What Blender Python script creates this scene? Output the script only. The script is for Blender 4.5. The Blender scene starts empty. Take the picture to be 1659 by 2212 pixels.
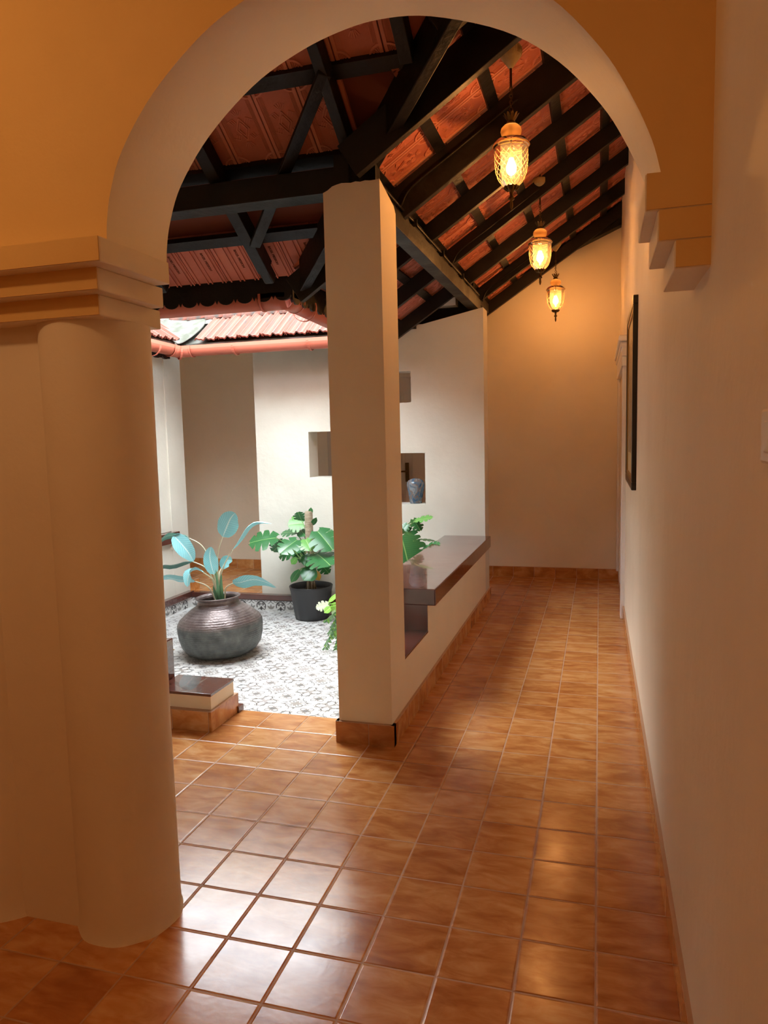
import bpy, math, random
from math import sin, cos, pi, radians as R_
from mathutils import Vector, Matrix
random.seed(7)
scene = bpy.context.scene
col = scene.collection
# ------------------------------------------------------------------ camera
W, H, F = 1659.0, 2212.0, 1584.14
YAW, PITCH, ROLL, CH = 0.286617, -0.103339, -0.024011, 1.40219
cy, sy, cp, sp = cos(YAW), sin(YAW), cos(PITCH), sin(PITCH)
fw = Vector((-sy*cp, cy*cp, sp)); rt = Vector((cy, sy, 0)); up = rt.cross(fw)
cr, sr = cos(ROLL), sin(ROLL)
r2 = cr*rt + sr*up; u2 = -sr*rt + cr*up
cam = bpy.data.cameras.new('camera'); camo = bpy.data.objects.new('camera', cam); col.objects.link(camo)
M4 = Matrix.Identity(4)
for i in range(3):
    M4[i][0] = r2[i]; M4[i][1] = u2[i]; M4[i][2] = -fw[i]
M4[0][3], M4[1][3], M4[2][3] = 0, 0, CH
camo.matrix_world = M4
cam.sensor_fit = 'VERTICAL'; cam.sensor_height = 36.0; cam.lens = 36.0*F/H; cam.clip_start = 0.02
scene.camera = camo
scene.view_settings.view_transform = 'Standard'; scene.view_settings.look = 'None'
scene.view_settings.gamma = 1.0; scene.view_settings.use_curve_mapping = False
scene.view_settings.exposure = 0.7
scene.cycles.max_bounces = 12; scene.cycles.diffuse_bounces = 7; scene.cycles.transparent_max_bounces = 16
scene.cycles.use_denoising = True
scene.cycles.sample_clamp_indirect = 6.0
# ------------------------------------------------------------------ daylight (overcast, very bright sky over the courtyard)
SKY = 10.0
wd = bpy.data.worlds.new('sky'); scene.world = wd; wd.use_nodes = True
bg = wd.node_tree.nodes['Background']; bg.inputs[0].default_value = (0.86, 0.94, 1.0, 1); bg.inputs[1].default_value = SKY
sun = bpy.data.lights.new('sun', 'SUN'); sun.energy = 5.0; sun.angle = R_(52); sun.color = (1.0, .97, .93)
suno = bpy.data.objects.new('sun', sun); col.objects.link(suno); suno.rotation_euler = (R_(-8), R_(-27), 0); suno.location = (-2.5, 4.6, 8)
WARM = (1.0, 0.46, 0.17)
BULB = 260.0           # emission of the lantern bulbs
def lamp(name, loc, power, rad, colr=WARM):
    l = bpy.data.lights.new(name, 'POINT'); l.energy = power; l.shadow_soft_size = rad; l.color = colr
    o = bpy.data.objects.new(name, l); col.objects.link(o); o.location = loc; return o
lamp('unseen_warm_light', (-1.75, 0.55, 2.50), 8.5, 0.06, (1.0, 0.53, 0.22))  # ceiling lamp out of view, placed from the shadow under the capital
lamp('unseen_warm_light', (-0.4, -1.2, 2.6), 3.6, 0.08, (1.0, 0.53, 0.22))  # added warm fill behind the camera for the right wall, not a known lamp

# ------------------------------------------------------------------ helpers
def at(px, py, Y):
    d = fw + r2*((px-W/2)/F) - u2*((py-H/2)/F)
    return Vector((0, 0, CH)) + d*(Y/d.y)
class MB:
    def __init__(s): s.v = []; s.f = []; s.sm = []
    def face(s, pts, smooth=False):
        n = len(s.v); s.v += [tuple(p) for p in pts]; s.f.append(tuple(range(n, n+len(pts)))); s.sm.append(smooth)
    def add(s, vs, fs, smooth=False):
        n = len(s.v); s.v += [tuple(p) for p in vs]
        for f in fs: s.f.append(tuple(i+n for i in f)); s.sm.append(smooth)
    def box(s, x0, x1, y0, y1, z0, z1):
        vs = [(x0,y0,z0),(x1,y0,z0),(x1,y1,z0),(x0,y1,z0),(x0,y0,z1),(x1,y0,z1),(x1,y1,z1),(x0,y1,z1)]
        s.add(vs, [(0,3,2,1),(4,5,6,7),(0,1,5,4),(1,2,6,5),(2,3,7,6),(3,0,4,7)]); return s
    def hexa(s, a, b):            # two quads a (bottom) and b (top)
        s.add(list(a)+list(b), [(0,3,2,1),(4,5,6,7),(0,1,5,4),(1,2,6,5),(2,3,7,6),(3,0,4,7)]); return s
    def beam(s, p, q, w, d, side, dn):   # bar from p to q (top centre line); side = unit width vec, dn = unit depth vec
        p, q = Vector(p), Vector(q); side = Vector(side).normalized()*w/2; dn = Vector(dn).normalized()*d
        s.hexa([p-side+dn, p+side+dn, q+side+dn, q-side+dn], [p-side, p+side, q+side, q-side]); return s
    def prism(s, poly, vec, smooth=False):
        vec = Vector(vec); n = len(poly); a = [Vector(p) for p in poly]; b = [p+vec for p in a]
        s.add(a+b, [tuple(range(n))[::-1], tuple(range(n, 2*n))])
        s.add(a+b, [(i, (i+1) % n, (i+1) % n+n, i+n) for i in range(n)], smooth); return s
    def lathe(s, prof, c=(0,0,0), n=32, sx=1, syy=1, wob=None):
        vs = []
        for r, z in prof:
            for k in range(n):
                a = 2*pi*k/n; rr = r*(1+(wob(a, z) if wob else 0)); vs.append((c[0]+rr*cos(a)*sx, c[1]+rr*sin(a)*syy, c[2]+z))
        fs = []
        for i in range(len(prof)-1):
            for k in range(n):
                fs.append((i*n+k, i*n+(k+1) % n, (i+1)*n+(k+1) % n, (i+1)*n+k))
        s.add(vs, fs, True); return s
    def tube(s, pts, rad, n=8, cap=True, flat=1.0):
        pts = [Vector(p) for p in pts]; rs = rad if isinstance(rad, (list, tuple)) else [rad]*len(pts)
        vs = []; prev = None
        for i, p in enumerate(pts):
            t = (pts[min(i+1, len(pts)-1)]-pts[max(i-1, 0)]).normalized()
            if prev is None:
                a = Vector((0,0,1)) if abs(t.z) < .9 else Vector((1,0,0)); nrm = t.cross(a).normalized()
            else: nrm = (prev - t*prev.dot(t)).normalized()
            prev = nrm; b = t.cross(nrm)
            for k in range(n):
                an = 2*pi*k/n; vs.append(p + nrm*cos(an)*rs[i] + b*sin(an)*rs[i]*flat)
        fs = [(i*n+k, i*n+(k+1) % n, (i+1)*n+(k+1) % n, (i+1)*n+k) for i in range(len(pts)-1) for k in range(n)]
        s.add(vs, fs, True)
        if cap: s.add(vs[:n], [tuple(range(n))[::-1]]); s.add(vs[-n:], [tuple(range(n))])
        return s
    def torus(s, c, R, r, ax=(0,0,1), e=(1,0,0), n=16, m=6, st=1.0):
        ax = Vector(ax).normalized(); e = Vector(e).normalized(); g = ax.cross(e); c = Vector(c)
        vs = []
        for i in range(n):
            a = 2*pi*i/n; d = e*cos(a)*st+g*sin(a); dd = (e*cos(a)+g*sin(a)).normalized()
            for k in range(m):
                b = 2*pi*k/m; vs.append(c+d*R+dd*r*cos(b)+ax*r*sin(b))
        s.add(vs, [(i*m+k, ((i+1) % n)*m+k, ((i+1) % n)*m+(k+1) % m, i*m+(k+1) % m) for i in range(n) for k in range(m)], True); return s
    def build(s, name, mat, parent=None, bevel=0, solid=0, sub=0, merge=False):
        me = bpy.data.meshes.new(name); me.from_pydata(s.v, [], s.f); me.update()
        me.polygons.foreach_set('use_smooth', s.sm)
        me.materials.append(mat)
        o = bpy.data.objects.new(name, me); col.objects.link(o)
        if parent: o.parent = parent
        if merge:
            m = o.modifiers.new('weld', 'WELD'); m.merge_threshold = 1e-5
        if solid:
            m = o.modifiers.new('solid', 'SOLIDIFY'); m.thickness = solid; m.offset = 0
        if bevel:
            m = o.modifiers.new('bevel', 'BEVEL'); m.width = bevel; m.segments = 2; m.limit_method = 'ANGLE'; m.angle_limit = R_(40)
        if sub:
            m = o.modifiers.new('sub', 'SUBSURF'); m.levels = sub; m.render_levels = sub
        return o
def tag(o, label=None, cat=None, group=None, kind=None):
    if label: o['label'] = label
    if cat: o['category'] = cat
    if group: o['group'] = group
    if kind: o['kind'] = kind
    return o
def empty(name, loc=(0,0,0), **k):
    o = bpy.data.objects.new(name, None); col.objects.link(o); o.location = loc; o.empty_display_size = .1; return tag(o, **k)
def box(name, m, *b, parent=None, bevel=0, **k):
    return tag(MB().box(*b).build(name, m, parent, bevel), **k)
def catmull(P, n=6):
    P = [Vector(p) for p in P]; out = []
    for i in range(len(P)-1):
        a, b, c, d = P[max(i-1, 0)], P[i], P[i+1], P[min(i+2, len(P)-1)]
        for k in range(n):
            t = k/n; out.append(0.5*((2*b)+(c-a)*t+(2*a-5*b+4*c-d)*t*t+(3*b-a-3*c+d)*t**3))
    out.append(P[-1]); return out

# ------------------------------------------------------------------ materials
def newmat(name):
    m = bpy.data.materials.new(name); m.use_nodes = True; nt = m.node_tree
    return m, nt, nt.nodes['Principled BSDF']
def N(nt, t, **k):
    n = nt.nodes.new(t)
    for a, b in k.items(): setattr(n, a, b)
    return n
def ramp(nt, fac, stops):
    r = N(nt, 'ShaderNodeValToRGB'); e = r.color_ramp.elements
    while len(e) < len(stops): e.new(.5)
    for i, (p, c) in enumerate(stops): e[i].position = p; e[i].color = (*c, 1)
    nt.links.new(fac, r.inputs[0]); return r.outputs[0]
def math_(nt, op, a, b=None, c=None):
    n = N(nt, 'ShaderNodeMath', operation=op)
    for i, v in enumerate((a, b, c)):
        if v is None: continue
        if isinstance(v, (int, float)): n.inputs[i].default_value = v
        else: nt.links.new(v, n.inputs[i])
    return n.outputs[0]
def mat(name, c, rough=.6, metal=0., c2=None, nscale=5., bump=0., bscale=40., stretch=(1,1,1), spec=.5, detail=4, lo=.35, hi=.65, rvar=0.):
    m, nt, b = newmat(name); L = nt.links
    b.inputs['Base Color'].default_value = (*c, 1); b.inputs['Roughness'].default_value = rough; b.inputs['Metallic'].default_value = metal
    b.inputs['Specular IOR Level'].default_value = spec
    tc = N(nt, 'ShaderNodeTexCoord'); mp = N(nt, 'ShaderNodeMapping'); mp.inputs['Scale'].default_value = stretch; L.new(tc.outputs['Object'], mp.inputs[0])
    if c2 is not None or rvar:
        no = N(nt, 'ShaderNodeTexNoise'); no.inputs['Scale'].default_value = nscale; no.inputs['Detail'].default_value = detail; L.new(mp.outputs[0], no.inputs['Vector'])
        if c2 is not None: L.new(ramp(nt, no.outputs[0], [(lo, c), (hi, c2)]), b.inputs['Base Color'])
        if rvar:
            mr = N(nt, 'ShaderNodeMapRange'); mr.inputs[1].default_value = .3; mr.inputs[2].default_value = .7; mr.inputs[3].default_value = rough-rvar; mr.inputs[4].default_value = rough+rvar
            L.new(no.outputs[0], mr.inputs[0]); L.new(mr.outputs[0], b.inputs['Roughness'])
    if bump:
        n2 = N(nt, 'ShaderNodeTexNoise'); n2.inputs['Scale'].default_value = bscale; n2.inputs['Detail'].default_value = 4; L.new(mp.outputs[0], n2.inputs['Vector'])
        bp = N(nt, 'ShaderNodeBump'); bp.inputs['Strength'].default_value = bump; bp.inputs['Distance'].default_value = .01; L.new(n2.outputs[0], bp.inputs['Height']); L.new(bp.outputs[0], b.inputs['Normal'])
    return m
def plaster(name, c, c2, bump=.25):
    m, nt, b = newmat(name); L = nt.links
    b.inputs['Roughness'].default_value = .62; b.inputs['Specular IOR Level'].default_value = .3
    tc = N(nt, 'ShaderNodeTexCoord')
    n1 = N(nt, 'ShaderNodeTexNoise'); n1.inputs['Scale'].default_value = 2.2; n1.inputs['Detail'].default_value = 5; L.new(tc.outputs['Object'], n1.inputs['Vector'])
    L.new(ramp(nt, n1.outputs[0], [(.35, c2), (.6, c)]), b.inputs['Base Color'])
    n2 = N(nt, 'ShaderNodeTexNoise'); n2.inputs['Scale'].default_value = 7; n2.inputs['Detail'].default_value = 6; n2.inputs['Roughness'].default_value = .55; L.new(tc.outputs['Object'], n2.inputs['Vector'])
    bp = N(nt, 'ShaderNodeBump'); bp.inputs['Strength'].default_value = bump; bp.inputs['Distance'].default_value = .02; L.new(n2.outputs[0], bp.inputs['Height']); L.new(bp.outputs[0], b.inputs['Normal'])
    return m
CREAM = plaster('cream_plaster', (.84, .755, .61), (.80, .715, .57))
WHITE = plaster('white_plaster', (.68, .655, .575), (.62, .59, .51), .35)
OCHRE = plaster('ochre_plaster', (.78, .52, .20), (.74, .48, .175))
def tile_mat(name, axes='xy', ox=-0.0012, oy=3.1297, s=.2, rough=.2, grout=.011):
    m, nt, b = newmat(name); L = nt.links
    tc = N(nt, 'ShaderNodeTexCoord'); sx = N(nt, 'ShaderNodeSeparateXYZ'); L.new(tc.outputs['Object'], sx.inputs[0])
    d = {'x': sx.outputs[0], 'y': sx.outputs[1], 'z': sx.outputs[2]}
    u = math_(nt, 'DIVIDE', math_(nt, 'SUBTRACT', d[axes[0]], ox), s); v = math_(nt, 'DIVIDE', math_(nt, 'SUBTRACT', d[axes[1]], oy), s)
    du = math_(nt, 'PINGPONG', u, .5); dv = math_(nt, 'PINGPONG', v, .5)
    dm = math_(nt, 'MINIMUM', du, dv)
    ci = N(nt, 'ShaderNodeCombineXYZ'); L.new(math_(nt, 'FLOOR', u), ci.inputs[0]); L.new(math_(nt, 'FLOOR', v), ci.inputs[1])
    wn = N(nt, 'ShaderNodeTexWhiteNoise', noise_dimensions='3D'); L.new(ci.outputs[0], wn.inputs['Vector'])
    # mottling, shifted per tile
    va = N(nt, 'ShaderNodeVectorMath', operation='MULTIPLY_ADD'); L.new(wn.outputs['Color'], va.inputs[0]); va.inputs[1].default_value = (9, 9, 9); L.new(tc.outputs['Object'], va.inputs[2])
    mp = N(nt, 'ShaderNodeMapping'); mp.inputs['Scale'].default_value = (6, 15, 10); L.new(va.outputs[0], mp.inputs[0])
    no = N(nt, 'ShaderNodeTexNoise'); no.inputs['Scale'].default_value = 1.3; no.inputs['Detail'].default_value = 5; no.inputs['Roughness'].default_value = .55; no.inputs['Distortion'].default_value = .5; L.new(mp.outputs[0], no.inputs['Vector'])
    f = math_(nt, 'ADD', no.outputs[0], math_(nt, 'MULTIPLY', math_(nt, 'SUBTRACT', wn.outputs['Value'], .5), .16))
    cc = ramp(nt, f, [(.28, (.37, .125, .028)), (.46, (.50, .200, .055)), (.60, (.60, .285, .095)), (.80, (.70, .41, .18))])
    g = N(nt, 'ShaderNodeMapRange'); g.inputs[1].default_value = grout*.75; g.inputs[2].default_value = grout*1.25; L.new(dm, g.inputs[0])
    mx = N(nt, 'ShaderNodeMix', data_type='RGBA'); L.new(g.outputs[0], mx.inputs[0]); mx.inputs[6].default_value = (.50, .31, .19, 1); L.new(cc, mx.inputs[7]); L.new(mx.outputs[2], b.inputs['Base Color'])
    n3 = N(nt, 'ShaderNodeTexNoise'); n3.inputs['Scale'].default_value = 9; n3.inputs['Detail'].default_value = 6; L.new(tc.outputs['Object'], n3.inputs['Vector'])
    rr = math_(nt, 'ADD', math_(nt, 'MULTIPLY', n3.outputs[0], .16), rough-.08)
    ro = N(nt, 'ShaderNodeMix', data_type='FLOAT'); L.new(g.outputs[0], ro.inputs[0]); ro.inputs[2].default_value = .7; L.new(rr, ro.inputs[3]); L.new(ro.outputs[0], b.inputs['Roughness'])
    g2 = N(nt, 'ShaderNodeMapRange', interpolation_type='SMOOTHSTEP'); g2.inputs[1].default_value = grout*.5; g2.inputs[2].default_value = grout*3.2; L.new(dm, g2.inputs[0])
    n4 = N(nt, 'ShaderNodeTexNoise'); n4.inputs['Scale'].default_value = 60; n4.inputs['Detail'].default_value = 3; L.new(tc.outputs['Object'], n4.inputs['Vector'])
    n5 = N(nt, 'ShaderNodeTexNoise'); n5.inputs['Scale'].default_value = 1.3; n5.inputs['Detail'].default_value = 1; L.new(va.outputs[0], n5.inputs['Vector'])
    hgt = math_(nt, 'ADD', math_(nt, 'ADD', g2.outputs[0], math_(nt, 'MULTIPLY', n4.outputs[0], .11)), math_(nt, 'MULTIPLY', n5.outputs[0], .8))
    bp = N(nt, 'ShaderNodeBump'); bp.inputs['Strength'].default_value = .55; bp.inputs['Distance'].default_value = .003; L.new(hgt, bp.inputs['Height']); L.new(bp.outputs[0], b.inputs['Normal'])
    b.inputs['Specular IOR Level'].default_value = .6
    return m
FLOOR = tile_mat('terracotta_floor_tile')
SKX = tile_mat('skirting_tile_x', 'xz', oy=-.1, s=.2, grout=.008); SKY_ = tile_mat('skirting_tile_y', 'yz', ox=3.1297, oy=-.1, grout=.008)
BROWN = mat('oxide_brown_polish', (.068, .019, .013), .17, c2=(.12, .036, .025), nscale=3, bump=.22, bscale=13, rvar=.05, spec=.6)
BROWN.node_tree.nodes['Principled BSDF'].inputs['Coat Weight'].default_value = .6
WOOD = mat('black_stained_timber', (.005, .004, .003), .5, c2=(.014, .011, .009), nscale=6, bump=.35, bscale=30, stretch=(1, 1, 1), rvar=.1, spec=.3)
TILE = mat('terracotta_roof_tile_underside', (.46, .13, .08), .75, c2=(.54, .17, .105), nscale=4, bump=.15, bscale=60)
TILEB = mat('terracotta_roof_backing', (.16, .04, .02), .9)
RTILE = mat('weathered_roof_tile', (.125, .034, .018), .85, c2=(.035, .028, .022), nscale=9, lo=.48, hi=.72, bump=.3, bscale=30, stretch=(1.5, .6, 1))
CEMENT = mat('weathered_cement', (.085, .085, .075), .9, c2=(.03, .034, .02), nscale=8, bump=.4, bscale=20)
GUT = mat('salmon_painted_pipe', (.52, .15, .095), .45, c2=(.47, .13, .08), nscale=3)
COURT = mat('court_tile_white', (.62, .62, .61), .38, c2=(.55, .54, .52), nscale=6)
PGREY = mat('court_tile_grey', (.18, .18, .18), .4, c2=(.26, .24, .22), nscale=5)
PLGREY = mat('court_tile_light_grey', (.26, .235, .21), .4, c2=(.36, .34, .33), nscale=5)
PDARK = mat('border_tile_charcoal', (.055, .05, .05), .4)
BRASS = mat('antique_brass', (.55, .43, .19), .5, .3, c2=(.42, .31, .13), nscale=30)
DBRASS = mat('dark_brass', (.13, .08, .03), .4, 1.0)
BLACKF = mat('black_frame', (.01, .008, .007), .3)
GOLDF = mat('gilt_frame', (.30, .18, .05), .35, .8)
DOORP = mat('painted_door', (.62, .58, .52), .4)
TRIMW = mat('white_trim_paint', (.78, .77, .76), .35)
PLASTIC = mat('black_plastic', (.022, .022, .024), .42)
SOIL = mat('potting_soil', (.02, .013, .008), .95, bump=.8, bscale=60)

# ------------------------------------------------------------------ the setting: floors and walls
CZ = -.13
XW = lambda y: .2155-.0052*(y-.0)      # inner face of the right wall (slightly out of square)
CX0, CX1, CY0, CY1 = -3.62, -1.16, 3.33, 5.90
f = MB()
for a in ((-5.2, .35, -3.0, CY0), (CX1, .35, CY0, 7.3), (-5.2, CX0, CY0, 7.3), (CX0, CX1, CY1, 7.3)):
    f.box(a[0], a[1], a[2], a[3], -.03, 0)
tag(f.build('floor', FLOOR), kind='structure')
box('floor_court', COURT, CX0-.1, CX1+.2, CY0-.1, CY1+.1, CZ-.05, CZ, kind='structure')
wr = MB().hexa([(XW(-3), -3, -.1), (.5, -3, -.1), (.5, 7.4, -.1), (XW(7.4), 7.4, -.1)], [(XW(-3), -3, 3.9), (.5, -3, 3.9), (.5, 7.4, 3.9), (XW(7.4), 7.4, 3.9)])
tag(wr.build('wall_right', CREAM), kind='structure')
box('wall_far', CREAM, -5.4, .5, 7.17, 7.4, -.1, 3.9, kind='structure')
box('wall_left', CREAM, -5.4, -5.0, -3, 7.4, -.1, 3.9, kind='structure')
box('wall_back', CREAM, -5.4, .5, -3.2, -3.0, -.1, 3.9, kind='structure')
box('ceiling_front_room', CREAM, -5.4, .5, -3.2, 1.62, 2.95, 3.05, kind='structure')
# arch wall
AY0, AY1 = 1.6, 1.862
arch = catmull([(-1.165, 0, 1.87), (-1.163, 0, 1.93), (-1.148, 0, 2.005), (-1.108, 0, 2.10), (-1.015, 0, 2.217), (-.88, 0, 2.325), (-.755, 0, 2.385), (-.64, 0, 2.418), (-.53, 0, 2.430), (-.40, 0, 2.415),
                (-.225, 0, 2.352), (-.098, 0, 2.264), (0, 0, 2.152), (.055, 0, 2.06), (.095, 0, 1.97), (.113, 0, 1.905)], 5)
aw = MB(); cap_ = MB()
top = 3.9
def strip(y, m):
    for i in range(len(arch)-1):
        a, b = arch[i], arch[i+1]
        m.face([(a.x, y, a.z), (b.x, y, b.z), (b.x, y, top), (a.x, y, top)])
strip(AY0, cap_); strip(AY1, aw)
n = len(arch); aw.add([(p.x, AY0, p.z) for p in arch]+[(p.x, AY1, p.z) for p in arch], [(i, i+1, n+i+1, n+i) for i in range(n-1)], True)
XR = .2075
for (y, m) in ((AY0, cap_), (AY1, aw)):
    m.face([(-5.2, y, 1.87), (-1.165, y, 1.87), (-1.165, y, top), (-5.2, y, top)])
    m.face([(.113, y, 1.905), (XR+.02, y, 1.905), (XR+.02, y, top), (.113, y, top)])
wn_ = tag(aw.build('wall_near', CREAM, merge=True), kind='structure')
cap_.build('arch_face_paint', OCHRE, wn_, merge=True)
box('pier_core', CREAM, -5.2, -1.44, 1.665, 1.86, 0, 1.72, parent=wn_)
# stepped capital on the left, stepped corbel on the right (ochre front strip 1 mm proud of the cream body)
for i, (x, y0, y1, z0, z1) in enumerate(((-1.12, 1.51, 1.80, 1.824, 1.882), (-1.163, 1.555, 1.832, 1.770, 1.824), (-1.197, 1.60, 1.866, 1.718, 1.770))):
    box('capital_step', CREAM, -5.2, x, y0, y1, z0, z1, parent=wn_, bevel=.003)
    box('capital_step_front', OCHRE, -5.2, x-.003, y0-.002, y0, z0+.003, z1, parent=wn_)
for i, (x, z0, z1) in enumerate(((.084, 1.833, 1.905), (.108, 1.772, 1.833), (.140, 1.718, 1.772))):
    box('corbel_step', CREAM, x, XR+.03, AY0, AY1, z0, z1, parent=wn_, bevel=.003)
    box('corbel_step_front', OCHRE, x+.003, XR+.03, AY0-.002, AY0, z0+.003, z1, parent=wn_)
# engaged round columns
def flare(a, z): return .012*max(0, 1-z/.05)
for (cx, lab) in ((-1.335, 'round cream plaster column carrying the archway, beside the opening'), (-1.75, 'round cream plaster column cut by the left edge, behind the first column')):
    prof = [(.150, 0), (.146, .012), (.144, .05), (.143, .6), (.145, 1.2), (.146, 1.719)]
    m = MB().lathe(prof, (cx, 1.757, 0), 48, wob=lambda a, z: .004*sin(3*a+z*4)+(.01*sin(9*a) if z < .02 else 0))
    tag(m.build('plaster_column', CREAM), lab, 'column')
# far court wall with its three niches (through openings)
NY0, NY1 = 5.95, 6.16
xs = [-2.92, -2.42, -2.02, -1.76, -1.72, -1.497, -1.389, -.893]
zs = [-.13, .825, 1.058, 1.255, 1.452, 1.674, 1.93, 2.42]
holes = ((-2.42, -2.02, 1.058, 1.452), (-1.76, -1.497, 1.674, 1.93), (-1.72, -1.389, .825, 1.255))
def inh(x, z): return any(a < x < b and c < z < d for a, b, c, d in holes)
m = MB()
for i in range(len(xs)-1):
    for j in range(len(zs)-1):
        xm, zm = (xs[i]+xs[i+1])/2, (zs[j]+zs[j+1])/2
        if inh(xm, zm): continue
        ztop = lambda x, z: z if z < 2.4 else (2.275 if x < -1.55 else 2.30 if x < -1.2 else 2.40)
        a, b, c, d = xs[i], xs[i+1], zs[j], zs[j+1]
        for y in (NY0, NY1): m.face([(a, y, c), (b, y, c), (b, y, ztop(b, d)), (a, y, ztop(a, d))])
        for (q, w, p1, p2) in ((xm, (zs[j-1]+zs[j])/2 if j else -9, (a, c), (b, c)), (xm, (zs[j+1]+zs[min(j+2, len(zs)-1)])/2 if j < len(zs)-2 else 9, (a, ztop(a, d)), (b, ztop(b, d))),
                               ((xs[i-1]+xs[i])/2 if i else -9, zm, (a, c), (a, ztop(a, d))), ((xs[i+1]+xs[min(i+2, len(xs)-1)])/2 if i < len(xs)-2 else 9, zm, (b, c), (b, ztop(b, d)))):
            if abs(q) > 8 or abs(w) > 8 or inh(q, w):
                m.face([(p1[0], NY0, p1[1]), (p2[0], NY0, p2[1]), (p2[0], NY1, p2[1]), (p1[0], NY1, p1[1])])
nw = tag(m.build('wall_court', WHITE), kind='structure')
# corridor pillar and low parapet with bench
pil = MB()
pil.prism([(-1.147, 3.08, 0), (-1.147, 3.33, 0), (-.893, 3.33, 0), (-.893, 3.08, 0)], (0, 0, 2.40))
pil.prism([(-1.147, 3.08, 2.40), (-1.147, 3.33, 2.40), (-.893, 3.33, 2.40), (-.893, 3.08, 2.40)], (0, 0, .001))
pv = []
NN = 12
for i in range(NN+1):
    x = -1.147+.254*i/NN; z = 2.448+.03*min(1, i/3)+random.uniform(-.004, .004)
    pv.append((x, z))
for i in range(NN):
    (a, za), (b, zb) = pv[i], pv[i+1]
    e = .05 if i > NN-3 else .02
    pil.hexa([(a, 3.08, 2.401), (b, 3.08, 2.401), (b, 3.33, 2.401), (a, 3.33, 2.401)], [(a, 3.08, za), (b, 3.08, zb), (b, 3.30, zb-e), (a, 3.30, za-e)])
tag(pil.build('pillar', CREAM), 'tall square cream pillar between the courtyard opening and the corridor', 'pillar')
bench = empty('bench', (-1.0, 4.6, 0), label='low parapet wall with a polished dark brown seat running along the corridor', cat='bench')
def child(o, p):
    o.parent = p; o.matrix_parent_inverse = p.matrix_world.inverted(); return o
def cbox(name, m_, par, *b, bevel=0):
    o = MB().box(*[v - (par.location[0], par.location[0], par.location[1], par.location[1], par.location[2], par.location[2])[i] for i, v in enumerate(b)]).build(name, m_, par, bevel); return o
def shiftmat_box(name, m_, par, *b, bevel=0):     # keeps world coordinates for the texture
    o = MB().box(*b).build(name, m_, par, bevel); o.location = (-par.location[0], -par.location[1], -par.location[2]); return o
shiftmat_box('support_wall', CREAM, bench, -1.147, -.893, 3.33, 5.95, CZ, .325)
shiftmat_box('support_wall', CREAM, bench, -1.147, -.893, 3.835, 5.95, .325, .478)
shiftmat_box('step_top', BROWN, bench, -1.16, -.894, 3.332, 3.84, .322, .336, bevel=.002)
shiftmat_box('step_riser', BROWN, bench, -1.16, -.896, 3.83, 3.85, .336, .478)
shiftmat_box('seat_slab', BROWN, bench, -1.235, -.848, 3.825, 5.948, .476, .568, bevel=.006)
# near stepped parapet, left of the courtyard opening
sb = empty('stepped_parapet', (-2.1, 3.15, 0), label='stepped low parapet with brown polished treads left of the courtyard opening', cat='parapet')
shiftmat_box('lower_step', CREAM, sb, -3.60, -1.80, 3.06, 3.29, 0, .165)
shiftmat_box('lower_tread', BROWN, sb, -2.12, -1.797, 3.056, 3.293, .165, .18, bevel=.003)
shiftmat_box('upper_step', BROWN, sb, -2.7, -2.12, 3.056, 3.26, .165, .385, bevel=.005)
shiftmat_box('upper_step', CREAM, sb, -3.60, -2.7, 3.06, 3.26, .165, .60)
shiftmat_box('seat_slab', BROWN, sb, -3.60, -2.65, 3.0, 3.30, .60, .69, bevel=.005)
shiftmat_box('skirting', SKX, sb, -3.60, -1.785, 3.03, 3.31, 0, .1, bevel=.002)
shiftmat_box('court_plinth', CREAM, sb, -3.60, -1.80, 3.27, 3.34, CZ, 0)
# left bench, corner pillar and wall across the court
lb = empty('bench', (-3.75, 4.5, 0), label='low white parapet with a dark brown seat at the left side of the courtyard', cat='bench')
shiftmat_box('support_wall', WHITE, lb, -3.86, -3.655, 3.3, 5.70, CZ, .505)
shiftmat_box('seat_slab', BROWN, lb, -3.90, -3.605, 3.32, 5.745, .503, .598, bevel=.005)
lp = empty('corner_pillar', (-3.75, 5.7, 0), label='white plastered corner pillar rising behind the left courtyard bench', cat='pillar')
shiftmat_box('shaft', WHITE, lp, -3.90, -3.653, 5.70, 5.96, CZ, 2.6)
shiftmat_box('shaft', WHITE, lp, -3.90, -3.664, 5.28, 5.71, .598, 2.6, bevel=.004)
# skirtings, coping and decorated risers of the court
box('baseboard_far', SKX, -5, .2, 7.158, 7.172, 0, .1, kind='structure')
m = MB().hexa([(XW(-3)-.012, -3, 0), (XW(-3)+.01, -3, 0), (XW(6.5)+.01, 6.5, 0), (XW(6.5)-.012, 6.5, 0)], [(XW(-3)-.012, -3, .1), (XW(-3)+.01, -3, .1), (XW(6.5)+.01, 6.5, .1), (XW(6.5)-.012, 6.5, .1)])
tag(m.build('baseboard_right', SKY_), kind='structure')
bp_ = MB().box(-.897, -.880, 3.066, 6.17, 0, .1); tag(bp_.build('baseboard_corridor', SKY_), kind='structure')
box('baseboard_pillar', SKX, -1.16, -.88, 3.064, 3.10, 0, .1, kind='structure')
box('baseboard_pillar_side', SKY_, -1.16, -1.145, 3.066, 3.33, 0, .1, kind='structure')
box('baseboard_corner_pillar', SKY_, -3.66, -3.645, 5.945, 6.1, 0, .1, kind='structure')
rp = random.Random(3)
def jit(n): return [rp.uniform(-.003, .003) for _ in range(n)]
box('trim_1', BROWN, -3.66, -1.14, 5.885, 5.955, -.035, .012, bevel=.004, kind='structure')
box('trim_2', BROWN, -3.66, -3.60, 3.33, 5.92, -.035, .02, bevel=.004, kind='structure')
box('trim_3', BROWN, -1.82, -1.775, 3.29, 3.345, CZ, .03, bevel=.003, kind='structure')

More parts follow.
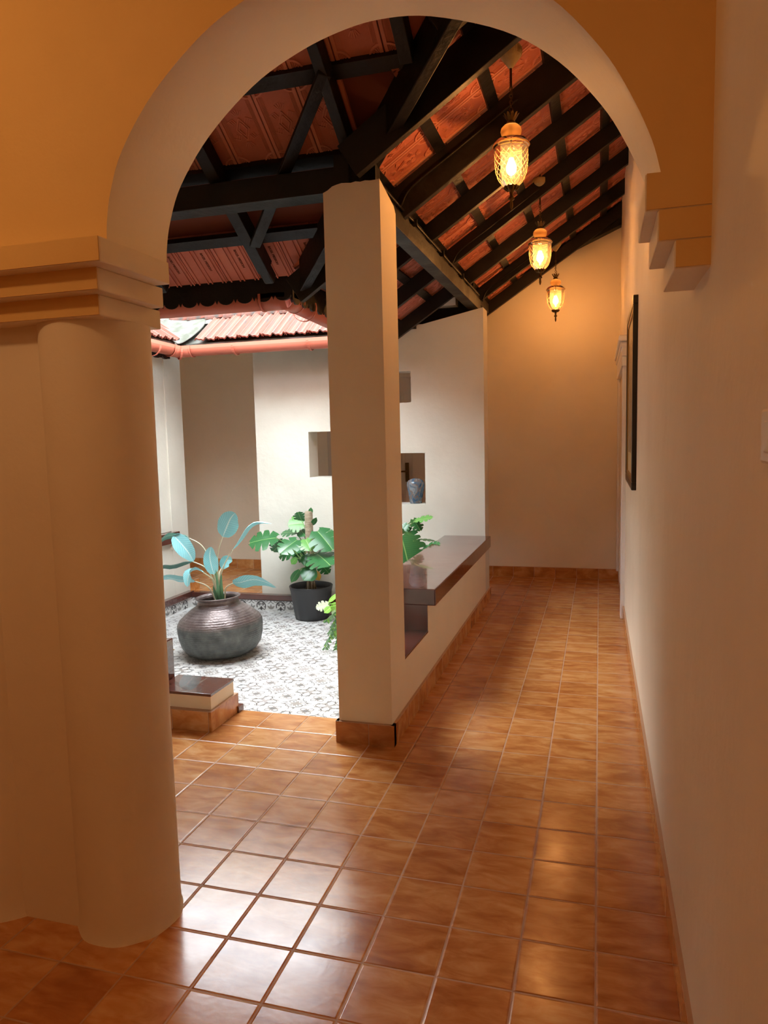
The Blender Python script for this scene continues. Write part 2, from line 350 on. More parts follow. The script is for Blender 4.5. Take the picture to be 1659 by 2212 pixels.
# ------------------------------------------------------------------ encaustic tile patterns (flat inlay, real thin geometry)
def poly2(m, pts, P0, U, V, off, nrm):
    m.face([P0+U*a+V*b+nrm*off for a, b in pts])
def arc(m, cx_, cy_, r, a0, a1, w, fr, n=8, taper=False, lim=None):
    P0, U, V, off, nrm = fr
    for i in range(n):
        t0, t1 = a0+(a1-a0)*i/n, a0+(a1-a0)*(i+1)/n
        w0 = w*(1-.7*i/n) if taper else w; w1 = w*(1-.7*(i+1)/n) if taper else w
        poly2(m, [(cx_+(r-w0/2)*cos(t0), cy_+(r-w0/2)*sin(t0)), (cx_+(r+w0/2)*cos(t0), cy_+(r+w0/2)*sin(t0)), (cx_+(r+w1/2)*cos(t1), cy_+(r+w1/2)*sin(t1)), (cx_+(r-w1/2)*cos(t1), cy_+(r-w1/2)*sin(t1))], P0, U, V, off, nrm)
def leaf2(m, x, y, ang, l, w, fr):
    P0, U, V, off, nrm = fr; c, s_ = cos(ang), sin(ang)
    pts = [(0, 0), (.3*l, .5*w), (.62*l, .42*w), (l, 0), (.62*l, -.42*w), (.3*l, -.5*w)]
    poly2(m, [(x+a*c-b*s_, y+a*s_+b*c) for a, b in pts], P0, U, V, off, nrm)
def court_tile(d, l, P0, U, V, nrm, s, ph):
    fr = (P0, U, V, .0008, nrm); fr2 = (P0, U, V, .0006, nrm); h = s/2
    for q in range(4):
        a = q*pi/2; dg = a+pi/4
        if ph:
            leaf2(l, h, h, dg, .24*s, .11*s, fr2); leaf2(l, h+.17*s*cos(dg), h+.17*s*sin(dg), dg+.9, .11*s, .07*s, fr2); leaf2(l, h+.17*s*cos(dg), h+.17*s*sin(dg), dg-.9, .11*s, .07*s, fr2)
            arc(d, h+.25*s*cos(a), h+.25*s*sin(a), .13*s, a-1.9, a+1.9, .028*s, fr, 9)
            for sg in (-1, 1): arc(d, h+.34*s*cos(a)-sg*.10*s*sin(a), h+.34*s*sin(a)+sg*.10*s*cos(a), .05*s, a+sg*.4, a+sg*4.4, .034*s, fr, 7, True)
        else:
            leaf2(l, h, h, a, .20*s, .12*s, fr2); leaf2(d, h+.10*s*cos(dg), h+.10*s*sin(dg), dg, .13*s, .05*s, fr)
            arc(d, h+.22*s*cos(dg), h+.22*s*sin(dg), .10*s, dg-2.3, dg+2.3, .026*s, fr, 9)
            arc(d, h+.36*s*cos(a), h+.36*s*sin(a), .075*s, a+1.2, a+5.0, .034*s, fr, 8, True)
            leaf2(l, h+.36*s*cos(a), h+.36*s*sin(a), a+2.2, .13*s, .06*s, fr2)
        cxx, cyy = (0, s, s, 0)[q], (0, 0, s, s)[q]; st = q*pi/2
        leaf2(d, cxx, cyy, st+pi/4, .12*s, .06*s, fr); leaf2(l, cxx, cyy, st+.25, .22*s, .06*s, fr2); leaf2(l, cxx, cyy, st+pi/2-.25, .22*s, .06*s, fr2)
        arc(d, cxx, cyy, .44*s, st+.10, st+pi/2-.10, .020*s, fr, 8)
        arc(d, cxx+.18*s*cos(dg), cyy+.18*s*sin(dg), .07*s, dg-1.7, dg+1.7, .026*s, fr, 6)
def border_tile(d, l, P0, U, V, nrm, s, h, ph):
    fr = (P0, U, V, .0010, nrm); fr2 = (P0, U, V, .0007, nrm)
    x0 = s/2
    if ph:
        arc(d, x0, h*.42, h*.44, -pi*.12, pi*1.12, .10*h, fr, 14)
        for sg in (-1, 1):
            arc(d, x0+sg*h*.17, h*.60, h*.11, 0, 2*pi, .07*h, fr, 10)
            arc(d, x0+sg*h*.30, h*.22, h*.12, 0 if sg < 0 else pi, (1.6*pi if sg > 0 else -.6*pi)+(pi if sg > 0 else 0)-(.0), .07*h, fr, 10)
            leaf2(l, x0+sg*h*.25, h*.5, pi/2+sg*.5, h*.25, h*.14, fr2)
        leaf2(d, x0, 0, pi/2, h*.42, h*.3, fr)
    else:
        leaf2(l, x0, h*.1, pi/2, h*.55, h*.2, fr2)
        for sg in (-1, 1):
            leaf2(l, x0, h*.15, pi/2-sg*.9, h*.5, h*.22, fr2)
            arc(d, x0+sg*s*.30, h*.95, h*.28, pi if sg > 0 else 2*pi, (1.5*pi), .05*h, fr, 6)
    arc(d, 0, h*1.0, h*.2, -pi/2, 0, .05*h, fr, 4); arc(d, s, h*1.0, h*.2, pi, 1.5*pi, .05*h, fr, 4)
    poly2(d, [(0, h*.93), (s, h*.93), (s, h), (0, h)], P0, U, V, .0012, nrm)
dk, lt = MB(), MB(); s = .2
U, V, Z = Vector((1, 0, 0)), Vector((0, 1, 0)), Vector((0, 0, 1))
fc = bpy.data.objects['floor_court']
nx, ny = 12, 13
for i in range(nx):
    for j in range(ny):
        court_tile(dk, lt, Vector((CX1-.02-(i+1)*s, CY1-(j+1)*s, CZ)), U, V, Z, s, (i+j) % 2)
dk.build('scroll_pattern', PGREY, fc); lt.build('leaf_pattern', PLGREY, fc)
box('trim_4', COURT, -3.64, -1.14, CY1-.008, CY1+.02, CZ, -.034, kind='structure')
box('trim_5', COURT, -3.645, CX0+.004, 3.33, CY1, CZ, -.034, kind='structure')
dk, lt = MB(), MB(); h = .096
for i in range(26): border_tile(dk, lt, Vector((-3.62+i*.095, CY1-.008, CZ)), U, Z, Vector((0, -1, 0)), .095, h, i % 2)
for i in range(26): border_tile(dk, lt, Vector((CX0+.004, 3.36+i*.095, CZ)), V, Z, Vector((1, 0, 0)), .095, h, i % 2)
t4 = bpy.data.objects['trim_4']; dk.build('border_scrolls', PDARK, t4); lt.build('border_leaves', PGREY, t4)

# ------------------------------------------------------------------ timber roofs
MS = .65; NS = math.sqrt(1+MS*MS)
zR = lambda X, z0: z0+MS*(X+1.0)        # corridor roof, rises to the right
zN = lambda Y, z0: z0+MS*(3.2-Y)        # near roof, rises towards the camera
uR, vR, nR = Vector((0, 1, 0)), Vector((1, 0, MS))/NS, Vector((MS, 0, -1))/NS
uN, vN, nN = Vector((1, 0, 0)), Vector((0, -1, MS))/NS, Vector((0, -MS, -1))/NS
TW, TH = .2, .26*NS
RIDGE = mat('paler_tile_relief', (.58, .20, .13), .75, c2=(.66, .25, .16), nscale=5)  # raised relief coloured paler than the tile ground
def bar2(m, a, b, w, P0, U, V, n_, hgt, off=0.):
    a, b = Vector(a), Vector(b); d = (b-a).normalized(); s_ = Vector((-d.y, d.x))*w/2
    q = [a-s_, b-s_, b+s_, a+s_]
    lo = [P0+U*p.x+V*p.y+n_*off for p in q]; hi = [p+n_*hgt for p in lo]
    m.add(lo+hi, [(4, 5, 6, 7), (0, 1, 5, 4), (1, 2, 6, 5), (2, 3, 7, 6), (3, 0, 4, 7)])
def emboss(m, P0, U, V, n_, w=TW, h=TH, m2=None):
    g = .003; e = .006
    lo = [P0+U*a+V*b for a, b in ((g, g), (w-g, g), (w-g, h-g), (g, h-g))]; hi = [p-n_*.012 for p in lo]
    m.hexa(hi, lo)
    o = lambda a, b, ww=.005, hh=e: bar2(m2, a, b, ww, P0, U, V, n_, hh)
    bw = .014
    o((g+bw/2, g), (g+bw/2, h-g), bw); o((w-g-bw/2, g), (w-g-bw/2, h-g), bw)
    o((g, g+bw/2), (w-g, g+bw/2), bw); o((g, h-g-bw/2), (w-g, h-g-bw/2), bw)
    R0 = .047
    for (cx_, cy_, a0) in ((bw, bw, 0), (w-bw, bw, pi/2), (w-bw, h-bw, pi), (bw, h-bw, 1.5*pi)):
        for k in range(5):
            t0, t1 = a0+pi/2*k/5, a0+pi/2*(k+1)/5
            o((cx_+R0*cos(t0), cy_+R0*sin(t0)), (cx_+R0*cos(t1), cy_+R0*sin(t1)), .008)
        for k in range(1, 6):
            t = a0+pi/2*k/6; o((cx_+.014*cos(t), cy_+.014*sin(t)), (cx_+.038*cos(t), cy_+.038*sin(t)), .0028, .004)
    c = Vector((w/2, h/2))
    for sc in (1, .62):
        q = [c+Vector((0, .052*sc)), c+Vector((.03*sc, 0)), c-Vector((0, .052*sc)), c-Vector((.03*sc, 0))]
        for k in range(4): o(q[k], q[(k+1) % 4], .0045)
    for sy_ in (-1, 1):
        for k in (-2, -1, 0, 1, 2):
            a = c+Vector((k*.004, sy_*.062)); o(a, a+Vector((k*.007, sy_*(.030-abs(k)*.005))), .003, .004)
        for sx_ in (-1, 1):
            for k in range(3):
                a = c+Vector((sx_*(.020+.009*k), sy_*(.030-.004*k))); b_ = a+Vector((sx_*.012, sy_*.020)); d_ = b_+Vector((sx_*.010, -sy_*.004))
                o(a, b_, .003, .004); o(b_, d_, .003, .004)
    for k in range(4):
        for x in (.024+k*.0045, w-.024-k*.0045): o((x, bw+R0+.006), (x, h-bw-R0-.006), .0016, .003)
def poly_plane(m, pts, zf, th):
    lo = [Vector((x, y, zf(x, y))) for x, y in pts]; m.prism(lo, (0, 0, th))
# corridor roof
ce = MB(); poly_plane(ce, [(-1.66, 3.86), (.35, 1.85), (.35, 7.3), (-1.66, 7.3)], lambda x, y: zR(x, 2.70), .05)
ceilR = tag(ce.build('ceiling', TILEB), kind='structure')
em = MB(); em2 = MB()
j0 = -1.04-.26*3
for j in range(8):
    X0 = j0+.26*j
    for i in range(28):
        Y0 = 1.9+.2*i
        if X0+.13+Y0+.1 < 2.26 or X0 < -1.75 or X0 > .2 or Y0 > 7.1: continue
        emboss(em, Vector((X0, Y0, zR(X0, 2.66)))+uR*.0, uR, vR, nR, m2=em2)
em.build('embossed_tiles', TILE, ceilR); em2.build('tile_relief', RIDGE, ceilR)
for j in range(8):
    X0 = j0+.26*j+.012
    if X0 < -1.62: continue
    y0 = 2.2-X0
    MB().beam((X0, y0, zR(X0, 2.66)), (X0, 7.16, zR(X0, 2.66)), .055, .03, vR, nR).build('batten', WOOD, ceilR)
raf = [3.0, 3.69, 4.38, 5.02, 5.70, 6.38, 7.02]
for k, y in enumerate(raf):
    wd_ = .042; dp_ = .15 if k < 2 else .10
    xs_ = -1.60 if y > 3.6 else -1.05
    MB().beam((xs_, y+wd_/2, zR(xs_, 2.632)), (.22, y+wd_/2, zR(.22, 2.632)), wd_, dp_, uR, nR).build('rafter', WOOD, ceilR, bevel=.003)
for y in (2.45, 2.76):
    xs_ = 2.16-y
    MB().beam((xs_, y, zR(xs_, 2.632)), (.22, y, zR(.22, 2.632)), .07, .085, uR, nR).build('rafter', WOOD, ceilR, bevel=.003)
# near roof
ce = MB(); poly_plane(ce, [(-1.66, 3.86), (.35, 1.85), (-5.2, 1.85), (-5.2, 2.0), (-3.34, 3.86)], lambda x, y: zN(y, 2.70), .05)
ceilN = tag(ce.build('ceiling', TILEB), kind='structure')
em = MB(); em2 = MB(); txt = []
for j in range(-1, 8):
    Y0 = 3.2-.32*j+.02
    for i in range(30):
        X0 = -5.0+.2*i
        if X0+.1+Y0-.13 > 2.15 or Y0 > 3.9 or Y0 < 1.9: continue
        if Y0-.32 < -3.5: continue
        if j == -1:      # eave course: plain pressed tiles with ribs and lettering
            P0 = Vector((X0, 3.86, zN(3.86, 2.685))); hh = .32*NS
            lo = [P0+uN*a+vN*b for a, b in ((.002, 0), (.197, 0), (.197, hh), (.002, hh))]; em.hexa([p-nN*.012 for p in lo], lo)
            for x in (.02, .075, .10, .165, .185): bar2(em, (x, .02), (x, hh), .008, P0, uN, vN, nN, .007)
            if X0 > -3.0: txt.append(P0)
            continue
        emboss(em, Vector((X0, Y0, zN(Y0, 2.66))), uN, vN, nN, TW, .32*NS, em2)
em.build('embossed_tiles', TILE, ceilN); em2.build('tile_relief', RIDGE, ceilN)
for k, P0 in enumerate(txt):
    cu = bpy.data.curves.new('tile_lettering', 'FONT'); cu.body = 'BASEL MISSION'; cu.size = .019; cu.extrude = .001
    me_o = bpy.data.objects.new('tmp', cu); col.objects.link(me_o)
    dg = bpy.context.evaluated_depsgraph_get(); me = bpy.data.meshes.new_from_object(me_o.evaluated_get(dg))
    bpy.data.objects.remove(me_o); me.materials.clear(); me.materials.append(TILEB)
    o = bpy.data.objects.new('tile_lettering', me); col.objects.link(o); o.parent = ceilN
    Mx = Matrix.Identity(4); X_, Z_ = -vN, nN; Y_ = Z_.cross(X_); p = P0+uN*(.13)+vN*.27+nN*.001
    for i in range(3): Mx[i][0] = X_[i]; Mx[i][1] = Y_[i]; Mx[i][2] = Z_[i]; Mx[i][3] = p[i]
    o.matrix_world = Mx
for j in range(-1, 6):
    Y0 = 3.22-.32*j
    x1 = 2.2-Y0
    MB().beam((-5.0, Y0, zN(Y0, 2.66)), (x1, Y0, zN(Y0, 2.66)), .06, .032, vN, nN).build('batten', WOOD, ceilN)
for x in (-4.3, -3.65, -3.0, -2.34, -1.69, -1.035):
    y0 = 3.66 if x < -1.5 else 3.16; wd_ = .06 if x < -1.5 else .045
    MB().beam((x, y0, zN(y0, 2.63)), (x, 1.9, zN(1.9, 2.63)), wd_, .085, uN, nN).build('rafter', WOOD, ceilN, bevel=.003)
    if x < -1.5:
        MB().beam((x, 3.72, zN(3.72, 2.61)), (x, 3.60, zN(3.60, 2.61)), wd_*.98, .065, uN, nN).build('rafter_end', WOOD, ceilN, bevel=.012)
for x in (-.70, -.40):
    y0 = 2.16-x; MB().beam((x, y0, zN(y0, 2.63)), (x, 1.9, zN(1.9, 2.63)), .05, .085, uN, nN).build('rafter', WOOD, ceilN, bevel=.003)
dv = Vector((1, -1, MS)).normalized(); sv = Vector((1, 1, 0)).normalized(); dnv = Vector((0, 0, -1))
MB().beam((-1.50, 3.70, zR(-1.50, 2.66)), (.15, 2.05, zR(.15, 2.66)), .05, .165, sv, dnv).build('valley_beam', WOOD, ceilN, bevel=.004)
MB().beam((-1.66, 3.46, zN(3.46, 2.545)), (-1.02, 2.80, zN(2.80, 2.545)), .055, .022, sv, dnv).build('diagonal_brace', WOOD, ceilN, bevel=.003)
# wall plates
box('wall_plate', WOOD, -5.0, -.98, 3.11, 3.23, 2.455, 2.56, parent=ceilN, bevel=.004)
box('wall_plate', WOOD, -1.035, -.95, 3.20, 6.2, 2.412, 2.50, parent=ceilR, bevel=.003)
box('wall_plate', WOOD, -1.03, -.985, 3.20, 6.9, 2.50, 2.585, parent=ceilR, bevel=.003)
box('post_block', WOOD, -1.10, -1.03, 3.09, 3.16, 2.45, 2.60, parent=ceilN, bevel=.003)
box('post_block', WOOD, -.99, -.915, 3.10, 3.17, 2.44, 2.58, parent=ceilR, bevel=.003)
for dx, dz in ((0, 0), (.016, .012)):
    t = MB().tube([(-.965+dx, 3.3, 2.51+dz), (-.965+dx, 6.1, 2.51+dz)], .0075, 8); t.build('conduit', WOOD, ceilR)
for y in (3.9, 4.6, 5.3): MB().box(-.975, -.93, y, y+.012, 2.50, 2.535).build('conduit_clip', WOOD, ceilR)
for k, (y, xe) in enumerate(((5.015, -.38), (3.685, -.38), (6.375, -.37))):
    pts = [Vector((-.955, y-.05, 2.515)), Vector((-.95, y-.012, 2.55))]+[Vector((x, y-.010, zR(x, 2.56))) for x in (-.9, -.7, -.5, xe)]
    MB().tube(catmull(pts, 4), .006, 6).build('conduit', WOOD, ceilR)
# verge against the far wall and the boarding over the court wall end
vg = MB(); vg.prism([(-1.20, 7.06, 2.64), (.22, 7.06, 3.235), (.22, 7.06, 3.45), (-1.20, 7.06, 2.80)], (0, .12, 0)); vg.build('verge_board', WOOD, ceilR)
pl = MB(); pl.prism([(-1.64, 6.10, 2.28), (-1.2, 6.10, 2.31), (-1.0, 6.10, 2.40), (-.99, 6.10, 2.66), (-1.64, 6.10, 2.22)], (0, .04, 0)); pl.build('gable_board', WOOD, ceilR)
MB().box(-1.14, -1.10, 6.14, 7.17, 2.40, 2.70).build('gable_board', WOOD, ceilR)
MB().box(-1.5, -1.44, 5.90, 6.2, 2.265, 2.30).build('purlin_end', WOOD, ceilR)
box('ceiling_far_corridor', CREAM, -5.2, -1.12, 5.98, 7.2, 2.44, 2.50, kind='structure')

# scalloped fascia boards
def fascia(p0, p1, z1, lab, depth=.14, n=None):
    p0, p1 = Vector(p0), Vector(p1); L = (p1-p0).length; d = (p1-p0)/L; pr = Vector((-d.y, d.x, 0))*.018
    n = n or max(1, round(L/.12)); w = L/n; m = MB(); zb = z1-depth
    top = []; bot = []
    for i in range(n):
        for k in range(9):
            t = (k)/8; a = pi*t
            bot.append((i*w+.012+(w-.024)*(.5-.5*cos(a)), zb+.012-.030*sin(a)))
        bot.append((i*w+w-.006, zb+.004)); bot.append((i*w+w, zb-.010)); bot.append(((i+1)*w+.006, zb+.004))
    bot = bot[:-1]
    for i in range(len(bot)-1):
        (a, za), (b, zb_) = bot[i], bot[i+1]
        A, B = p0+d*a, p0+d*b
        m.hexa([(A.x, A.y, za), (B.x, B.y, zb_), (B.x+pr.x, B.y+pr.y, zb_), (A.x+pr.x, A.y+pr.y, za)], [(A.x, A.y, z1), (B.x, B.y, z1), (B.x+pr.x, B.y+pr.y, z1), (A.x+pr.x, A.y+pr.y, z1)])
    return tag(m.build('fascia_board', WOOD), lab, 'fascia')
fascia((-3.36, 3.815, 0), (-1.615, 3.815, 0), 2.315, 'black scalloped fascia board along the near eave, above the darker gutter')
fascia((-1.625, 3.83, 0), (-1.625, 5.9, 0), 2.30, 'black scalloped fascia board of the corridor eave, mostly behind the tall square pillar')
fascia((-3.37, 3.93, 0), (-3.37, 5.36, 0), 2.165, 'thin black scalloped fascia under the left courtyard gutter', .085)

# rain gutter
GX0, GX1, GY0, GY1, GZ, GR = -3.315, -1.685, 3.875, 5.40, 2.146, .056
gz = lambda y: 2.176-.024*(y-3.875)
gut = empty('rain_gutter', (-2.5, 4.6, GZ), label='salmon painted half-round rain gutter running round the courtyard opening', cat='gutter')
def half(m, p, q, r, n=12, th=.004):
    p, q = Vector(p), Vector(q); d = (q-p).normalized(); s_ = Vector((-d.y, d.x, 0)); k = n+1
    vs = []
    for rr in (r, r-th):
        for P in (p, q):
            for i in range(k):
                a = pi+pi*i/n; vs.append(P+s_*cos(a)*rr+Vector((0, 0, sin(a)*rr)))
    fs = []
    for i in range(n):
        fs += [(i, i+1, k+i+1, k+i), (2*k+i, 3*k+i, 3*k+i+1, 2*k+i+1), (i, 2*k+i, 2*k+i+1, i+1), (k+i, k+i+1, 3*k+i+1, 3*k+i)]
    m.add(vs, fs, True)
    for sg in (-1, 1):
        a0, b0 = p+s_*sg*(r-th/2), q+s_*sg*(r-th/2); m.beam(a0+Vector((0, 0, .026)), b0+Vector((0, 0, .026)), th, .027, s_, (0, 0, -1))
G0 = Vector(gut.location)
def g(p): return Vector(p)-G0
for nm, p, q in (('gutter_run', (GX0, GY0, gz(GY0)), (GX1, GY0, gz(GY0))), ('gutter_run', (GX1, GY0, gz(GY0)), (GX1, GY1, gz(GY1))), ('gutter_run', (GX0, GY1, gz(GY1)), (GX1, GY1, gz(GY1))), ('gutter_run', (GX0, GY0, gz(GY0)), (GX0, GY1, gz(GY1)))):
    m = MB(); half(m, g(p), g(q), GR); m.build(nm, GUT, gut)
for cx_, cy_, sx_, sy_ in ((GX0, GY0, 1, 1), (GX1, GY0, -1, 1), (GX1, GY1, -1, -1), (GX0, GY1, 1, -1)):
    m = MB(); half(m, g((cx_-.02*sx_, cy_, gz(cy_))), g((cx_+.13*sx_, cy_, gz(cy_))), GR+.004); half(m, g((cx_, cy_-.02*sy_, gz(cy_))), g((cx_, cy_+.13*sy_, gz(cy_))), GR+.004)
    for e in (.125,):
        half(m, g((cx_+e*sx_, cy_, gz(cy_))), g((cx_+(e+.015)*sx_, cy_, gz(cy_))), GR+.007); half(m, g((cx_, cy_+e*sy_, gz(cy_))), g((cx_, cy_+(e+.015)*sy_, gz(cy_))), GR+.007)
    m.build('corner_joint', GUT, gut)
def bracket(p, out):
    p = Vector(p); out = Vector(out); t = Vector((-out.y, out.x, 0)); m = MB(); pts = []
    for i in range(13):
        a = R_(-200+200*i/12); pts.append((cos(a)*(GR+.018), sin(a)*(GR+.018)))
    for i in range(12):
        q = []
        for (a, b) in (pts[i], pts[i+1]):
            P = p+out*a+Vector((0, 0, b)); q.append((P, P*1))
        A, B = q[0][0], q[1][0]; m.beam(A-G0, B-G0, .016, .004, t, (A-p) if (A-p).length else (0, 0, -1))
    m.build('gutter_bracket', GUT, gut)
bracket((-2.79, GY1, GZ+.005), (0, -1, 0)); bracket((-2.15, GY1, GZ+.005), (0, -1, 0)); bracket((GX0+.03, GY1-.03, GZ-.01), (.70, -.70, 0))
bracket((GX0, 5.03, GZ-.01), (1, 0, 0)); bracket((GX0, 4.4, GZ-.01), (1, 0, 0)); bracket((GX1, 4.15, GZ+.02), (-1, 0, 0)); bracket((GX1, 4.9, GZ), (-1, 0, 0))

# ------------------------------------------------------------------ tiled roofs seen from above (far and left side of the court)
def roof_tile_mesh(l=.42, w=.2):
    m = MB(); n = 20; prof = []
    for i in range(n+1):
        t = i/n; x = t*(w+.02)
        zz = .018*math.exp(-((t-.12)/.07)**2)+.014*math.exp(-((t-.5)/.10)**2)+.018*math.exp(-((t-.92)/.06)**2)+.006*sin(t*30)
        prof.append((x, zz))
    for i in range(n):
        (a, za), (b, zb) = prof[i], prof[i+1]
        m.hexa([(a, 0, za-.012), (b, 0, zb-.012), (b, l, zb-.012), (a, l, za-.012)], [(a, 0, za), (b, 0, zb), (b, l, zb), (a, l, za)])
    return m
tm = roof_tile_mesh()
fr_ = empty('tiled_roof', (-2.5, 5.5, 2.22), label='weathered orange clay tiled roof strip with ridge above the far courtyard gutter', cat='roof')
base = tm.build('roof_tile', RTILE, fr_)
ang = math.atan(.65)
def put(o, P, par, rx=0, rz=0):
    o.parent = par; o.location = Vector(P)-Vector(par.location); o.rotation_euler = (rx, 0, rz)
first = True
for i in range(8):
    o = base if first else base.copy()
    if not first: col.objects.link(o)
    first = False
    put(o, (-3.20+.2*i, 5.46+random.uniform(-.008, .008), 2.225), fr_, ang)
ridge = MB()
n = 12
for (y, r) in ((0, .062), (.02, .066), (.05, .060), (.18, .052), (.20, .052)):
    pass
vs = []; secs = ((0, .070), (.025, .070), (.03, .060), (.19, .052)); k = 13
for rr_ in (0, .01):
    for (x, r) in secs:
        for i in range(k):
            a = pi*i/(k-1); vs.append((x, cos(a)*(r-rr_), sin(a)*(r-rr_)))
S_ = len(secs)
for j in range(S_-1):
    for i in range(k-1):
        ridge.sm; 
fs = [(j*k+i, j*k+i+1, (j+1)*k+i+1, (j+1)*k+i) for j in range(S_-1) for i in range(k-1)]
fs += [(a+S_*k, d+S_*k, c+S_*k, b+S_*k) for a, b, c, d in fs]
fs += [(i, S_*k+i, S_*k+i+1, i+1) for i in range(k-1)]
ridge.add(vs, fs, True)
rb_ = ridge.build('ridge_tile', RTILE, fr_)
for i in range(11):
    o = rb_ if i == 0 else rb_.copy()
    if i: col.objects.link(o)
    put(o, (-3.62+.175*i, 5.84, 2.435+random.uniform(-.004, .004)), fr_); o.rotation_euler = (0, R_(-6), 0)
m = MB().box(-3.3, -1.7, 5.50, 5.97, 2.16, 2.20); o = m.build('roof_boarding', CEMENT, fr_); o.location = -Vector(fr_.location)
m = MB().prism([(-3.4, 5.50, 2.19), (-3.4, 5.84, 2.41), (-3.4, 5.98, 2.44), (-3.4, 5.98, 2.19)], (1.7, 0, 0)); o = m.build('roof_boarding', CEMENT, fr_); o.location = -Vector(fr_.location)
lr = empty('tiled_roof', (-3.6, 4.8, 2.22), label='weathered clay tiled roof slope on the left side of the courtyard, above the gutter', cat='roof')
for r_i in range(3):
    for i in range(9 if r_i == 0 else 10):
        o = base.copy(); col.objects.link(o)
        put(o, (-3.37-.36*r_i, 5.50-.2*i+(.1*r_i), 2.235+.23*r_i), lr)
        o.rotation_euler = Matrix(((0, -cos(ang), 0), (-1, 0, 0), (0, sin(ang), 0))).to_3x3().to_4x4().to_euler() if False else (0, 0, 0)
        X_ = Vector((0, -1, 0)); Y_ = Vector((-cos(ang), 0, sin(ang))); Z_ = X_.cross(Y_)
        if Z_.z < 0: X_ = -X_; Z_ = X_.cross(Y_)
        Mx = Matrix((X_, Y_, Z_)).transposed(); o.rotation_euler = Mx.to_euler()
bd = MB(); bd.prism([(-3.40, 3.80, 2.20), (-3.40, 5.47, 2.20), (-3.40, 5.49, 2.20), (-5.2, 7.3, 3.37), (-5.2, 2.0, 3.37)], (0, 0, .02)); o = bd.build('roof_boarding', CEMENT, lr); o.location = -Vector(lr.location)
# cement valley between the two
vf = MB()
P = [[(-3.34, 5.43, 2.195), (-3.55, 5.38, 2.36), (-3.85, 5.42, 2.58)], [(-3.34, 5.45, 2.190), (-3.56, 5.66, 2.32), (-3.80, 5.86, 2.46)], [(-3.30, 5.46, 2.20), (-3.16, 5.66, 2.37), (-3.30, 5.90, 2.52)]]
for i in range(2):
    for j in range(2): vf.face([P[i][j], P[i+1][j], P[i+1][j+1], P[i][j+1]], True)
tag(vf.build('valley_flashing', CEMENT, solid=.02, sub=2, merge=True), 'pale weathered cement valley between the two clay tiled roofs', 'flashing')

# ------------------------------------------------------------------ lanterns
def glass_mat():
    m, nt, b = newmat('amber_cut_glass'); L = nt.links; nt.nodes.remove(b); out = nt.nodes['Material Output']
    tr = N(nt, 'ShaderNodeBsdfTransparent'); tr.inputs[0].default_value = (1, .86, .62, 1)
    tl = N(nt, 'ShaderNodeBsdfTranslucent'); tl.inputs[0].default_value = (1, .88, .66, 1)
    gl = N(nt, 'ShaderNodeBsdfGlossy'); gl.inputs[1].default_value = .08
    a = N(nt, 'ShaderNodeMixShader'); a.inputs[0].default_value = .03; L.new(tr.outputs[0], a.inputs[1]); L.new(tl.outputs[0], a.inputs[2])
    fr = N(nt, 'ShaderNodeFresnel'); fr.inputs[0].default_value = 1.45
    c = N(nt, 'ShaderNodeMixShader'); L.new(fr.outputs[0], c.inputs[0]); L.new(a.outputs[0], c.inputs[1]); L.new(gl.outputs[0], c.inputs[2]); L.new(c.outputs[0], out.inputs[0]); return m
def frost_mat():
    m, nt, b = newmat('frosted_cut_lines'); L = nt.links; nt.nodes.remove(b); out = nt.nodes['Material Output']
    tr = N(nt, 'ShaderNodeBsdfTransparent'); tr.inputs[0].default_value = (1, .9, .7, 1)
    tl = N(nt, 'ShaderNodeBsdfTranslucent'); tl.inputs[0].default_value = (1, .90, .70, 1)
    a = N(nt, 'ShaderNodeMixShader'); a.inputs[0].default_value = .12; L.new(tr.outputs[0], a.inputs[1]); L.new(tl.outputs[0], a.inputs[2]); L.new(a.outputs[0], out.inputs[0]); return m
def amber(name, k):
    m, nt, b = newmat(name); L = nt.links; b.inputs['Base Color'].default_value = (.85, .52, .20, 1); b.inputs['Roughness'].default_value = .12
    out = nt.nodes['Material Output']; tl = N(nt, 'ShaderNodeBsdfTranslucent'); tl.inputs[0].default_value = (1, .74, .42, 1); tr = N(nt, 'ShaderNodeBsdfTransparent'); tr.inputs[0].default_value = (1, .86, .62, 1)
    a = N(nt, 'ShaderNodeMixShader'); a.inputs[0].default_value = .5; L.new(b.outputs[0], a.inputs[1]); L.new(tl.outputs[0], a.inputs[2])
    c = N(nt, 'ShaderNodeMixShader'); c.inputs[0].default_value = k; L.new(tr.outputs[0], c.inputs[1]); L.new(a.outputs[0], c.inputs[2]); L.new(c.outputs[0], out.inputs[0]); return m
GLASS, FROST, AMBALL, AMRIM = glass_mat(), frost_mat(), amber('amber_glass_ball', .45), amber('amber_glass_rim', .35)
bm_, nt_, b_ = newmat('bulb_glow'); b_.inputs['Emission Color'].default_value = (1.0, .50, .19, 1); b_.inputs['Emission Strength'].default_value = BULB; b_.inputs['Base Color'].default_value = (1, .8, .5, 1)
